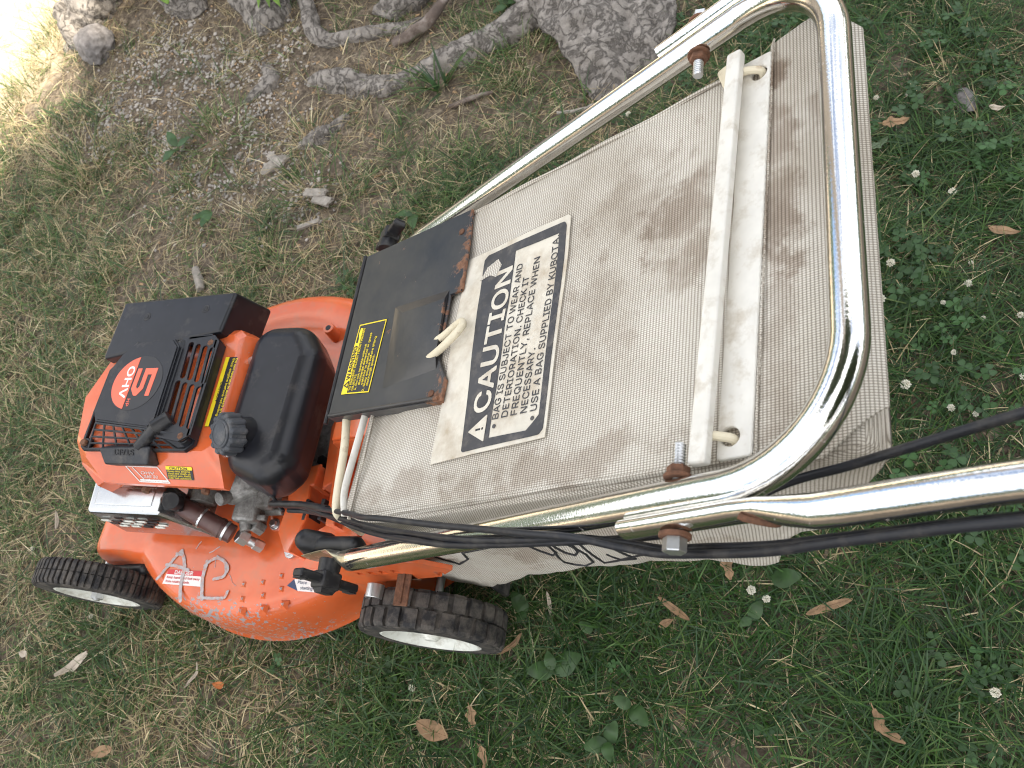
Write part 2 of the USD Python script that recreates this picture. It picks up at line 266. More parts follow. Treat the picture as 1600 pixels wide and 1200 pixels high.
# black enamelled steel with rust along the rear edge
mat('flap_paint', {'g': ('geometry', {}), 's': ('separate_xyz', {}), 'e': ('map_range', {'from_min': -.085, 'from_max': -.117, 'to_min': 0, 'to_max': .25, 'clamp': True}), 'n': ('noise_texture', {'scale': 48, 'detail': 8, 'roughness': .66}),
                   'a': ('math', {'math_type': 'add'}), 'k': ('map_range', {'from_min': .67, 'from_max': .72, 'to_min': 0, 'to_max': 1, 'clamp': True}), 'rn': ('noise_texture', {'scale': 190, 'detail': 4}),
                   'rr': ('rgb_ramp', {'ramp': [(.3, (.09, .04, .022)), (.7, (.26, .13, .075))]}), 'd': ('noise_texture', {'scale': 14, 'detail': 7, 'roughness': .65}), 'dr': ('rgb_ramp', {'ramp': [(.35, (.013, .014, .018)), (.8, (.05, .045, .04))]}),
                   'x': ('mix_color', {}), 'ro': ('mix_float', {'a': .27, 'b': .85}), 'bp': ('bump', {'strength': .35, 'distance': .001}), 'p': ('principled_bsdf', {'specular_ior_level': .45})},
    [('g.position', 's.vector'), ('s.y', 'e.value'), ('g.position', 'n.vector'), ('n.fac', 'a.value1'), ('e.result', 'a.value2'), ('a.value', 'k.value'), ('g.position', 'rn.vector'), ('rn.fac', 'rr.fac'), ('g.position', 'd.vector'), ('d.fac', 'dr.fac'),
     ('dr.color', 'x.a'), ('rr.color', 'x.b'), ('k.result', 'x.fac'), ('x.result', 'p.base_color'), ('k.result', 'ro.fac'), ('ro.result', 'p.roughness'), ('n.fac', 'bp.height'), ('bp.normal', 'p.normal')])

# ------------------------------------------------------------------ ground
def gheight(x, y):
    p = np.stack([np.asarray(x, float), np.asarray(y, float), np.zeros_like(np.asarray(x, float))], -1)
    h = .030 * (meshkit.fbm(p * 4.0 + 11, 3, 3) - .5) + .012 * (meshkit.fbm(p * 22 + 5, 3, 9) - .5)
    d = np.hypot(np.asarray(x) - 1.62, np.asarray(y) - 1.08)
    h = h + .13 * np.exp(-(d / .55) ** 2)
    near = np.exp(-((np.asarray(x) / .45) ** 4 + ((np.asarray(y) - .2) / .7) ** 4))
    return h * (1 - .75 * near) - .006
def ground():
    c = np.concatenate([np.array([-80, -40, -20, -10, -6, -4, -3, -2.2, -1.7]), np.arange(-1.4, 3.0, .016), np.array([3.2, 3.6, 4.2, 5, 7, 11, 20, 40, 80])])
    X, Y = np.meshgrid(c, c + .3, indexing='ij'); Z = gheight(X, Y)
    far = np.clip((np.hypot(X - .5, Y - .5) - 3) / 3, 0, 1); Z = Z * (1 - far) - .006 * far
    n = len(c); i, j = np.meshgrid(np.arange(n - 1), np.arange(n - 1), indexing='ij'); a = (i * n + j).ravel()
    return np.stack([X, Y, Z], -1).reshape(-1, 3), np.stack([a, a + n, a + n + 1, a + 1], 1)
# soil with thatch; dry ground in the sunlit patch, colour lightened to strengthen sun
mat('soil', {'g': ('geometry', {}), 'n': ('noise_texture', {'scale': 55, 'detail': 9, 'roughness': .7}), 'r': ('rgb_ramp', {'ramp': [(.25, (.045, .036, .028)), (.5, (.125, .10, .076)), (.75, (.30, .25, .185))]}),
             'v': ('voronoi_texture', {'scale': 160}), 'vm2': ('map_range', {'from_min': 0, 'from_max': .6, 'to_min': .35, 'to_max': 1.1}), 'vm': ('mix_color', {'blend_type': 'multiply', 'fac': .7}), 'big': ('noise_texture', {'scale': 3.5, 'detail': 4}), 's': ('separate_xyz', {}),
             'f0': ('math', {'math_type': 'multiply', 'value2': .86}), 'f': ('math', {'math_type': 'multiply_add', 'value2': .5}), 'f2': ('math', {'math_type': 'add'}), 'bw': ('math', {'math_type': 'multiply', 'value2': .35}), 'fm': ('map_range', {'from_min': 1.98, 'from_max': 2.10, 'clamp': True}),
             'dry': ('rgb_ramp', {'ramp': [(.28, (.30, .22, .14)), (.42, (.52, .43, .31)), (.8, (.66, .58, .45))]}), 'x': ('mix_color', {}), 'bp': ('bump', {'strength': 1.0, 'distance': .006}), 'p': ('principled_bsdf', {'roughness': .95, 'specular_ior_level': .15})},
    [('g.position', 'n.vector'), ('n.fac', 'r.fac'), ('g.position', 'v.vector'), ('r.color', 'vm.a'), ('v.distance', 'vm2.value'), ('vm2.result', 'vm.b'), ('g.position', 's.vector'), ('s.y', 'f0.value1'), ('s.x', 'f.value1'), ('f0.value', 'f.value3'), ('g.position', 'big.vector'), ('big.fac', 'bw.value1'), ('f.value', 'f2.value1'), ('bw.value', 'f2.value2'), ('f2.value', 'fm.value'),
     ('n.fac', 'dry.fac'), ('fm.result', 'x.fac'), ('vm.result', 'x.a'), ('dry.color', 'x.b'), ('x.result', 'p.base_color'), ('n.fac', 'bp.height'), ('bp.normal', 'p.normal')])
single('ground', ground(), 'soil', kind='structure', smooth=True)

# ------------------------------------------------------------------ the lawn mower
M = thing('lawn_mower', 'old orange push lawn mower with chrome handle, standing on the lawn beside the tree', 'lawn mower', (0, .3, 0))
# deck: polar rings about the blade shaft
DC = V(0, .30)
def outline():
    front = sbox(-.203, .3, .205, .592).buffer(-.02).buffer(.02, quad_segs=4); rear = Polygon([(-.212, .3), (-.212, .06), (-.17, .0), (.2, .0), (.24, .08), (.26, .3)])
    o = unary_union([Point(DC).buffer(.281, quad_segs=40), front, rear]); return o.buffer(.012).buffer(-.024).buffer(.012)
OUT = outline(); TH = np.linspace(0, 2 * np.pi, 480, endpoint=False)
def rad(t):
    ray = LineString([DC, DC + 1.2 * V(math.cos(t), math.sin(t))]); g = OUT.exterior.intersection(ray); return max(Point(DC).distance(p) for p in getattr(g, 'geoms', [g]))
RR = np.array([rad(t) for t in TH])
DECKTOP = .157
def deck():
    ins = [(.010, .050), (-.004, .046), (-.004, .051), (0, .056), (0, .095), (.002, .118), (.006, .136), (.012, .147), (.020, .1535), (.030, .1565), (.045, DECKTOP)]
    rings = [np.stack([DC[0] + (RR - d) * np.cos(TH), DC[1] + (RR - d) * np.sin(TH), np.full(len(TH), z)], 1) for d, z in ins]
    for k in range(1, 15):
        r = (RR - .045) * (1 - k / 15.0); x, y = DC[0] + r * np.cos(TH), DC[1] + r * np.sin(TH)
        rc = np.hypot(x - .03, (y - .31)); z = DECKTOP - .016 * np.clip((.185 - rc) / .02, 0, 1) * np.clip((x + .06) / .06, 0, 1)
        rings.append(np.stack([x, y, z], 1))
    n = len(TH); P = np.vstack(rings + [[[DC[0], DC[1], DECKTOP - .016]]]); F = []
    for i in range(len(rings) - 1):
        a = i * n + np.arange(n); b = i * n + (np.arange(n) + 1) % n
        F += [np.stack([a, b, b + n], 1), np.stack([a, b + n, a + n], 1)]
    e = (len(rings) - 1) * n; F.append(np.stack([e + np.arange(n), e + (np.arange(n) + 1) % n, np.full(n, len(P) - 1)], 1))
    return P, np.vstack(F)
DK = part(M, 'deck', deck(), 'orange_paint', 40)
for x, y in [(-.225, .278), (-.220, .247), (-.209, .219), (-.245, .274), (-.238, .241), (-.227, .214), (-.262, .271), (-.256, .236), (-.248, .205)]:
    part(DK, 'tread_stud', hull([(x - .0068, y - .0068, .154), (x + .0068, y - .0068, .154), (x + .0068, y + .0068, .154), (x - .0068, y + .0068, .154), (x - .001, y, .1605), (x + .001, y, .1605)]), 'orange_panel', False); part(DK, 'worn_tip', hull([(x - .0026, y - .0017, .1590), (x + .0026, y - .002, .1590), (x + .001, y + .003, .1590), (x - .001, y, .1611), (x + .001, y, .1611)]), 'paint_scrawl', False)
for k_, (pts, w) in enumerate([([(-.227, .433), (-.207, .42), (-.194, .413), (-.183, .404)], .0045), ([(-.183, .404), (-.197, .394), (-.21, .389), (-.23, .387), (-.255, .379)], .0055), ([(-.205, .424), (-.206, .404), (-.211, .381)], .0045), ([(-.187, .412), (-.190, .398)], .003),
               ([(-.196, .352), (-.221, .351), (-.25, .342)], .0055), ([(-.201, .354), (-.193, .343), (-.19, .332), (-.198, .317), (-.207, .312), (-.217, .317), (-.221, .331)], .0045), ([(-.249, .349), (-.248, .326), (-.246, .305), (-.237, .301)], .004), ([(-.187, .337), (-.196, .321), (-.212, .313)], .0025)]):
    q = smooth_path([(*p, 0) for p in pts], 24)[:, :2]; q = q + RNG.normal(0, .0003, q.shape)
    part(DK, 'paint_scrawl', ribbon(q, w, DECKTOP + .0009 + .00012 * k_), 'paint_scrawl', False)
DL = part(M, 'danger_sticker', prism([(-.212, .418), (-.211, .354), (-.233, .351), (-.233, .421)], DECKTOP + .0001, DECKTOP + .0006), 'white_print', False, label='small red and white danger sticker on the deck')
part(DL, 'red_band', prism([(-.2115, .418), (-.2105, .354), (-.2185, .3535), (-.2185, .4185)], DECKTOP + .0003, DECKTOP + .00075), 'red_print', False)
Yd, Xd = V(0, -1, 0), V(1, 0, 0)
part(DL, 'lettering', text('DANGER', .0052, (-.2175, .405, DECKTOP + .0008), Yd, Xd, .034, bold=True), 'white_print', False)
part(DL, 'lettering', text('Keep hands and feet away', .0034, (-.2245, .4165, DECKTOP + .0007), Yd, Xd, .060), 'red_print', False)
part(DL, 'lettering', text('from rotating blade.', .0034, (-.2305, .4165, DECKTOP + .0007), Yd, Xd, .044), 'red_print', False)
BL = part(M, 'starting_sticker', prism([(-.212, .196), (-.212, .158), (-.228, .158), (-.228, .186), (-.222, .205)], DECKTOP + .0001, DECKTOP + .0006), 'white_print', False, label='blue tipped white sticker with starting instructions')
part(BL, 'blue_tip', prism([(-.212, .197), (-.228, .187), (-.222, .206)], DECKTOP + .0003, DECKTOP + .0008), 'blue_print', False)
part(BL, 'lettering', text('Place', .0042, (-.218, .190, DECKTOP + .0007), Yd, Xd), 'blue_print', False)
part(BL, 'lettering', text('starting', .0042, (-.2255, .184, DECKTOP + .0007), Yd, Xd), 'blue_print', False)
g_ = np.random.default_rng(12)
for k in range(16):     # scratches worn through the enamel
    c = V(g_.uniform(-.235, -.12), g_.uniform(.22, .50)); a = g_.uniform(0, 3.14); l = g_.uniform(.006, .026); q = [c + V(math.cos(a), math.sin(a)) * l * t + g_.normal(0, .0007, 2) for t in (-.5, -.1, .2, .5)]
    if OUT.buffer(-.06).contains(Point(c)): part(DK, 'scratch', ribbon(q, g_.uniform(.0006, .0013), DECKTOP + .0001), 'paint_scrawl', False)
# bosses and bolts on the deck
for x, y in [(.19, .242)]:
    B = part(DK, 'boss', cat_([cyl((x, y, .14), (x, y, .172), .011, 20, .0095)]), 'orange_paint'); part(DK, 'boss_hole', cyl((x, y, .17), (x, y, .1725), .005, 14), 'soft_black')
for x, y in [(-.136, .25), (-.176, .212)]:
    part(DK, 'bolt', cat_([cyl((x, y, .15), (x, y, .163), .0085, 16), hexnut((x, y, .162), (x, y, .169), .006)]), 'zinc')
part(DK, 'bolt_seat', rhull([(-.136, .25, .150), (-.10, .262, .150), (-.09, .235, .150), (-.125, .228, .150)], .012), 'orange_paint')
part(DK, 'rear_lip', prism([(-.205, .062), (-.20, .09), (-.12, .075), (-.05, .06), (-.05, .04), (-.16, .03)], .12, .20, .004), 'orange_panel')
# rear guide panels, glossy orange, that lead up to the bag mouth
def lifted(poly, z0, dz, thick=.006, b=.0015, base=None):
    """a plate over poly whose height is z0 + dz . (x, y)"""
    m = prism(poly, 0, thick, b); v = m.vertices.copy(); v[:, 2] += z0 + v[:, 0] * dz[0] + v[:, 1] * dz[1]; m.vertices = v
    if base is not None:
        k = prism(Polygon(poly).buffer(-.0012), 0, 1); w = k.vertices.copy(); top = z0 + w[:, 0] * dz[0] + w[:, 1] * dz[1] + .0008; w[:, 2] = np.where(w[:, 2] > .5, top, base); k.vertices = w; m = cat_([m, k])
    return m
arc = [(-.119 + .052 * math.sin(t) , .213 - .032 * (1 - math.cos(t)) ) for t in np.linspace(-.3, 1.35, 12)]
part(M, 'guide_panel', lifted([(-.159, .211)] + [(-.113, .208), (-.100, .212), (-.085, .209), (-.072, .200), (-.063, .178), (-.061, .162), (-.092, .164), (-.093, .171), (-.142, .163), (-.187, .181), (-.186, .19)], .250, (.0, -.25), base=.150), 'orange_gloss', 40)
part(M, 'guide_strip', lifted([(-.094, .158), (-.061, .161), (.003, .170), (.012, .166), (.009, .150), (-.085, .140)], .240, (.0, -.27), base=.160), 'orange_gloss', 40)
part(M, 'guide_rail', lifted([(-.150, .128), (.02, .143), (.02, .134), (-.150, .114)], .214, (0, 0), base=.150), 'orange_panel', 40)
part(M, 'rear_plate', lifted([(-.205, .165), (-.150, .152), (-.135, .128), (-.150, .090), (-.205, .075)], .190, (0, 0), base=.150), 'orange_paint', 40)
part(M, 'slot_frame', cat_([rbox((-.128, .140, .195), (.030, .006, .05), .0015), rbox((-.128, .168, .195), (.030, .006, .04), .0015)]), 'soft_black')
# rear chute under the flap
part(M, 'discharge_chute', cat_([lifted([(-.048, .115), (.178, .118), (.178, .02), (-.048, .02)], .30, (0, -.28), thick=.004, b=.001), hull([(-.05, .115, .15), (-.05, .02, .15), (-.05, .02, .29), (-.05, .115, .265), (-.046, .115, .15), (-.046, .02, .15), (-.046, .02, .29), (-.046, .115, .265)]),
     hull([(-.05, .118, .15), (.178, .121, .15), (.178, .121, .263), (-.05, .118, .263), (-.05, .114, .15), (.178, .117, .15), (.178, .117, .263), (-.05, .114, .263)])]), 'orange_paint', 30)

# ---- wheels
def tyre(cx, cy, R, w, n_ribs, rows, gap, rib, rim, stag):
    """outer face at -x side of centre cx (cx is the middle)"""
    h = w / 2; g = .0045
    prof = [(-h, rim), (-h, R * .80), (-h + .001, R * .90), (-h + .005, R - g - .001), (h - .005, R - g - .001), (h - .001, R * .90), (h, R * .80), (h, rim), (h * .5, rim - .004), (-h * .5, rim - .004)]
    v, f = lathe((cx, cy, R), (1, 0, 0), prof, 96, closed=True); f = np.vstack([f[:, [0, 1, 2]], f[:, [0, 2, 3]]]); parts = [trimesh.Trimesh(v, f, process=False)]
    for row in range(rows):
        x0 = -h + .0015 + row * (w - .003) / rows + (gap / 2 if row else 0); x1 = -h + .0015 + (row + 1) * (w - .003) / rows - (gap / 2 if row < rows - 1 else 0)
        for k in range(n_ribs):
            a = 2 * math.pi * (k + stag * row) / n_ribs; hw = math.pi / n_ribs * rib; P = []
            for x, s in ((x0, 0 if row else 1), (x1, 0 if row < rows - 1 else 1)):
                for aa in (a - hw, a, a + hw):
                    for r in (R - g - .004, R - (.003 if s else 0)): P.append((cx + x, cy + r * math.cos(aa), R + r * math.sin(aa)))
            xm0, xm1 = x0 + .005, x1 - .005
            for x in (xm0, xm1):
                for aa in (a - hw, a, a + hw): P.append((cx + x, cy + R * math.cos(aa), R + R * math.sin(aa)))
            parts.append(hull(P))
    return cat_(parts)
def wheel(cx, cy, R, w, side, front):
    rim = .070 if not front else .066
    nm = 'front_wheel' if front else 'rear_wheel'
    wl = part(M, nm, tyre(cx, cy, R, w, 60 if front else 26, 2, .0012 if front else .003, .60 if front else .70, rim, 0 if front else .5), 'rubber', 25)
    s = side; f = w / 2     # outward is s * x
    prof = [(f - .001, rim + .001), (f - .0005, rim - .004), (f - .006, rim - .010), (f - .014, rim - .018), (f - .017, .036), (f - .014, .032), (f - .010, .030), (f - .010, .014), (f - .004, .012), (f - .004, .0001)] if not front else \
           [(f - .001, rim + .001), (f - .0005, rim - .004), (f - .005, rim - .009), (f - .009, rim - .02), (f - .013, .020), (f - .013, .0001)]
    part(wl, 'rim', lathe((cx, cy, R), (s, 0, 0), prof, 64), 'wheel_white', 35)
    if front:
        part(wl, 'hub_recess', cyl((cx + s * (f - .013), cy, R), (cx + s * (f - .0115), cy, R), .014, 20), 'soft_black')
        part(wl, 'axle_bolt', cat_([hexnut((cx + s * (f - .012), cy, R), (cx + s * (f + .002), cy, R), .010), cyl((cx + s * (f + .001), cy, R), (cx + s * (f + .0045), cy, R), .0055, 12)]), 'zinc')
    else: part(wl, 'axle_cap', cyl((cx + s * (f - .011), cy, R), (cx + s * (f - .0015), cy, R), .011, 20, .009), 'wheel_white')
    back = [(-f + .001, rim), (-f + .008, rim - .012), (-f + .012, .02), (-f + .012, .0001)]
    part(wl, 'inner_rim', lathe((cx, cy, R), (s, 0, 0), back, 48), 'wheel_white')
for s in (-1, 1):
    wheel(s * .2445, 0, .100, .052, s, False); wheel(s * .232, .594, .099, .042, s, True)
    part(M, 'axle', cyl((s * .12, 0, .1), (s * .225, 0, .1), .006), 'zinc'); part(M, 'axle', cyl((s * .12, .594, .099), (s * .22, .594, .099), .006), 'zinc')
    part(M, 'axle_arm', rhull([(s * .207, .594, .099), (s * .205, .50, .12)], .010), 'soft_black')
    # side brackets with a row of height notches
    pg = Polygon([(.125, .15), (.105, .222), (.03, .268), (-.02, .287), (-.052, .285), (-.086, .262), (-.055, .222), (.0, .195), (.06, .165), (.09, .14)])
    for k in range(4): pg = pg.difference(sbox(.066 - .021 * k - .0055, .200 + .0085 * k, .066 - .021 * k + .0055, .213 + .0088 * k))
    pg = pg.difference(sbox(-.066, .225, -.054, .247))
    Ms = frame4((s * .212 + .003, 0, 0), (0, 1, 0), (0, 0, 1))
    part(M, 'side_bracket', cat_([prism(pg, 0, .006, .001, Ms), hull([(s * .195, .10, .155), (s * .195, .02, .155), (s * .16, .02, .155), (s * .16, .11, .155), (s * .195, .10, .205), (s * .195, .02, .225), (s * .175, .03, .195), (s * .175, .10, .185)])]), 'orange_panel', 25)
    part(M, 'height_lever', cat_([rbox((s * .222, -.006, .222), (.052, .020, .003), .001, rot_to(V(s * .05, .05, 1), V(1, .0, 0))), rbox((s * .222, -.006, .2242), (.046, .0035, .0022), .0008, rot_to(V(s * .05, .05, 1), V(1, 0, 0))), rbox((s * .205, -.006, .208), (.008, .018, .034), .001)]), 'rust', 25)
    c = V(s * .222, .040, .207); t = np.linspace(-.6, 3.4, 18)
    part(M, 'spring_clip', cat_([rhull([c + V(0, .010 * math.cos(a), .010 * math.sin(a)), c + V(s * .016, .010 * math.cos(a), .010 * math.sin(a)), c + V(0, .010 * math.cos(b), .010 * math.sin(b)), c + V(s * .016, .010 * math.cos(b), .010 * math.sin(b))], .0012) for a, b in zip(t[:-1], t[1:])]), 'zinc', 40)

part(M, 'trailing_shield', rbox((0, -.088, .125), (.395, .010, .11), .003), 'rubber')

# ---- engine
part(M, 'engine_base', lathe((-.005, .37, .12), (0, 0, 1), [(0, .14), (.032, .14), (.036, .136), (.036, .10), (.05, .098), (.05, .0001)], 56), 'cast_metal', 30)
part(M, 'crankcase', cat_([rbox((0, .36, .215), (.15, .19, .10), .012), rhull([(-.08, .30, .19), (-.10, .27, .20), (-.09, .255, .18), (-.05, .27, .17)], .018)] + [rbox((-.02, .262 - .012 * 0, .185 + .012 * k), (.15, .02, .004), .001) for k in range(6)]), 'cast_metal', 30)
part(M, 'crankcase_flange', prism([(.09, .30), (.115, .23), (.095, .185), (.05, .172), (-.03, .178), (-.07, .195), (-.085, .24), (-.07, .31)], .158, .178, .003), 'cast_metal', 30)
for x, y in [(.09, .196), (.03, .178), (-.045, .186)]: part(M, 'flange_bolt', hexnut((x, y - .006, .172), (x, y - .006, .190), .008), 'soft_black')
# orange blower housing
shp = [(-.098, .470), (-.102, .262), (-.090, .246), (.088, .260), (.098, .272), (.092, .43), (.055, .49), (-.01, .512), (-.075, .497)]
low = [(-.1265, .447), (-.1305, .240), (-.11, .238), (.094, .25), (.104, .27), (.098, .44), (.06, .505), (-.01, .525), (-.098, .500)]
P_ = [V(x, y, .324) for x, y in shp] + [V(x * .885, .37 + (y - .37) * .955, .331) for x, y in shp] + [V(x * .99, y, .288) for x, y in low] + [V(x, y, .300) for x, y in low]
SH = part(M, 'blower_housing', hull(P_), 'orange_panel', 18)
part(M, 'housing_skirt', hull([V(x, y, z) for x, y in [(-.132, .455), (-.100, .500), (-.09, .503), (-.115, .43)] for z in (.272, .300)]), 'orange_panel', 20)
for p in [(.055, .2535, .308), (-.085, .2495, .308)]:
    part(SH, 'screw', cat_([cyl(V(*p), V(*p) + V(0, -.012, .005), .0065, 14), cyl(V(*p) + V(0, -.011, .0046), V(*p) + V(0, -.014, .0056), .0035, 8)]), 'zinc')
for p in [(-.131, .375, .292), (-.130, .275, .292)]: part(SH, 'screw', hexnut(V(*p), V(*p) + V(-.006, 0, .001), .006), 'rust')
TG = part(M, 'caution_sticker', prism([(.050, .276), (.050, .258), (-.055, .256), (-.055, .274)], .3312, .3318), 'black_print', False, label='long black and yellow sticker on the housing top')
part(TG, 'yellow_band', prism([(.050, .2765), (.050, .2705), (-.055, .2685), (-.055, .2745)], .3314, .3321), 'yellow_print', False)
part(TG, 'lettering', text('CAUTION', .0042, (.012, .2712, .3321), V(-1, -.02, 0), V(0, -1, 0), .03, bold=True), 'black_print', False)
for k, t_ in enumerate(['Stop engine before refueling.', 'Do not operate in enclosed area.']):
    part(TG, 'lettering', text(t_, .0032, (.048, .2635 - .005 * k, .3321), V(-1, -.02, 0), V(0, -1, 0), .09), 'yellow_print', False)
# stickers on the sloping left side of the housing
A0, A1, A2 = V(-.098, .47, .324), V(-.102, .262, .324), V(-.1305, .240, .300)
Ys = A1 - A0; Zs = np.cross(Ys, A2 - A1); Zs /= np.linalg.norm(Zs); Zs = Zs if Zs[0] < 0 else -Zs; Up = np.cross(Zs, Ys / np.linalg.norm(Ys)); Ys = Ys / np.linalg.norm(Ys)
def side(y, z): # a point on the left face by y and z
    n = Zs; x = (n @ A0 - n[1] * y - n[2] * z) / n[0]; return V(x, y, z)
S1 = part(M, 'fuel_sticker', prism(rrect(0, -.0185, .044, 0, .001), 0, .0005, 0, frame4(side(.330, .3185) + Zs * .0004, Ys, Up)), 'black_print', False, label='small black and yellow caution sticker on the housing side')
part(S1, 'yellow_band', prism(rrect(0, -.0048, .044, 0, .001), 0, .0004, 0, frame4(side(.330, .3185) + Zs * .0008, Ys, Up)), 'yellow_print', False)
part(S1, 'lettering', text('CAUTION', .0032, side(.324, .3185) - Up * .0041 + Zs * .0012, Ys, Up, .03, bold=True), 'black_print', False)
for k, t_ in enumerate(['Keep this engine', 'clean and check oil', 'before use. Refill', 'with fuel outdoors']):
    part(S1, 'lettering', text(t_, .0024, side(.328, .3185) - Up * (.0082 + .0032 * k) + Zs * .0008, Ys, Up, .038), 'yellow_print', False)
S2 = part(M, 'white_sticker', cat_([prism(Polygon([(0, 0), (.055, 0), (.072, -.022), (.02, -.022)]).exterior.buffer(.0007), 0, .0004, 0, frame4(side(.40, .317) + Zs * .0004, Ys, Up)), prism(LineString([(.012, -.002), (.030, -.020)]).buffer(.0006), 0, .0004, 0, frame4(side(.40, .317) + Zs * .0004, Ys, Up)), prism(LineString([(.022, -.0195), (.068, -.0195)]).buffer(.0012), 0, .0004, 0, frame4(side(.40, .317) + Zs * .0004, Ys, Up))]), 'white_print', False, label='white outlined print on the orange housing side')
for k, t_ in enumerate(['OHV', 'SAE 30', 'Kubota']): part(S2, 'lettering', text(t_, .0038, side(.376 - .005 * k, .314) - Up * (.0062 + .0052 * k) + Zs * .0004, Ys, Up, .024), 'white_print', False)
# black recoil starter cover: slotted flange at the back, raised dome in front, grid along the sides
RB = Polygon([(-.094, .462), (-.094, .288), (-.084, .276), (.066, .281), (.076, .292), (.070, .400), (.048, .447), (-.010, .470), (-.075, .470)])
TOPP = Polygon([(-.060, .438), (-.071, .342), (-.064, .331), (.055, .336), (.069, .350), (.064, .415), (.045, .435), (.020, .447), (-.045, .447)])
RZ0, RZ1 = .3335, .3605
FL = RB.buffer(.0)
slots = []
for (ax, bx) in ((.050, .006), (-.010, -.060)):
    for k in range(4):
        y = .3212 - .0130 * k; slots.append(LineString([(ax + .010 - .0033 * k, y + .002), (bx + .005 - .003 * k, y - .0022)]).buffer(.0043, quad_segs=4))
SLZ = .3535
flange = Polygon([(-.078, .336), (-.086, .290), (-.076, .273), (.064, .277), (.074, .288), (.072, .342)]).difference(unary_union(slots))
RC = part(M, 'recoil_cover', cat_([prism(flange, SLZ - .003, SLZ, .0),
     prism(TOPP, RZ1 - .0045, RZ1, .004), prism(RB.difference(RB.buffer(-.004)), RZ0, RZ0 + .006, .001),
     hull([V(x, y, z) for (x, y), z in [((-.069, .334), RZ1 - .003), ((.062, .339), RZ1 - .003), ((-.079, .329), SLZ - .003), ((.072, .334), SLZ - .003), ((-.069, .340), RZ1 - .003), ((.062, .345), RZ1 - .003), ((-.079, .336), SLZ - .003), ((.072, .341), SLZ - .003)]])]), 'black_plastic', 30)
part(RC, 'flange_wall', cat_([hull([V(.066, .281, z) for z in (RZ0, SLZ)] + [V(-.078, .276, z) for z in (RZ0, SLZ)] + [V(.066, .284, z) for z in (RZ0, SLZ)] + [V(-.078, .279, z) for z in (RZ0, SLZ)]), hull([V(.076, .292, z) for z in (RZ0, SLZ)] + [V(.071, .40, RZ0), V(.072, .33, SLZ), V(.073, .292, RZ0), V(.073, .292, SLZ), V(.068, .40, RZ0), V(.069, .33, SLZ)])]), 'black_plastic')
# grid along the left side and the front: bars between the rim and the dome
def bars(edge_lo, edge_hi, n, rows):
    out = []
    for t in np.linspace(0, 1, n): out.append(tube([np.asarray(edge_lo[0]) * (1 - t) + np.asarray(edge_lo[1]) * t, np.asarray(edge_hi[0]) * (1 - t) + np.asarray(edge_hi[1]) * t], .0016, 6))
    for s in rows:
        a = np.asarray(edge_lo[0]) * (1 - s) + np.asarray(edge_hi[0]) * s; b = np.asarray(edge_lo[1]) * (1 - s) + np.asarray(edge_hi[1]) * s; out.append(tube([a, b], .0016, 6))
    return cat_(out)
part(RC, 'side_grille', bars((V(-.093, .455, .337), V(-.092, .300, .337)), (V(-.061, .437, .357), V(-.071, .340, .357)), 7, (0, .26, .5, .76, 1)), 'grey_black_plastic')
part(RC, 'front_grille', cat_([bars((V(-.08, .468, .337), V(-.01, .469, .337)), (V(-.045, .447, .357), V(.020, .447, .357)), 6, (0, .3, .65, 1)), bars((V(-.01, .469, .337), V(.06, .425, .337)), (V(.020, .447, .357), V(.064, .415, .357)), 6, (0, .3, .65, 1))]), 'grey_black_plastic')
part(RC, 'corner_post', cat_([hull([V(-.088, .288, RZ0), V(-.094, .30, RZ0), V(-.078, .276, RZ0), V(-.071, .332, RZ1 - .003), V(-.071, .342, RZ1 - .003), V(-.074, .300, SLZ), V(-.078, .30, .345)])]), 'black_plastic', 25)
for x, y in [(-.078, .289), (.062, .291), (-.084, .462)]:
    part(RC, 'screw_seat', cyl((x, y, RZ0), (x, y, .3475 if y < .4 else .340), .010, 18, .008), 'black_plastic'); part(RC, 'screw', hexnut((x, y, .347 if y < .4 else .338), (x, y, .354 if y < .4 else .345), .0055), 'rust')
# round badge: 5 / OHV / HP
BC = V(-.002, .387); BR = .042
part(RC, 'badge', cyl((*BC, RZ1 - .002), (*BC, RZ1 + .0006), BR, 56, ch=.0003), 'black_print', 20)
seg = Point(BC).buffer(BR - .0012, quad_segs=24).intersection(sbox(-1, BC[1] + .0085, 1, 1))
part(RC, 'badge_field', prism(seg, RZ1 + .0004, RZ1 + .0010), 'badge_red', False)
def txt_badge(t_, h, x, y, w, m, z, **k): part(RC, 'badge_lettering', text(t_, h, (x, y, RZ1 + z), V(-1, 0, 0), V(0, -1, 0), w, **k), m, False)
five = unary_union([sbox(0, .025, .030, .0315), sbox(0, .0125, .0068, .0315), LineString([(.0, .0155), (.021, .0155), (.0265, .0105), (.0265, .0088), (.021, .0034), (.0, .0034)]).buffer(.0033, cap_style=2, join_style=1)])
part(RC, 'badge_lettering', prism(five, 0, .0004, 0, frame4((BC[0] + .022, BC[1] + .0055, RZ1 + .0006), V(-1, 0, 0), V(0, -1, 0)) @ np.diag([1.42, 1.10, 1, 1])), 'badge_red', False)
txt_badge('OHV', .0115, BC[0] + .027, BC[1] + .0225, .051, 'white_print', .0011, bold=True)
txt_badge('HP', .0055, BC[0] - .024, BC[1] + .0055, .012, 'badge_red', .0006)
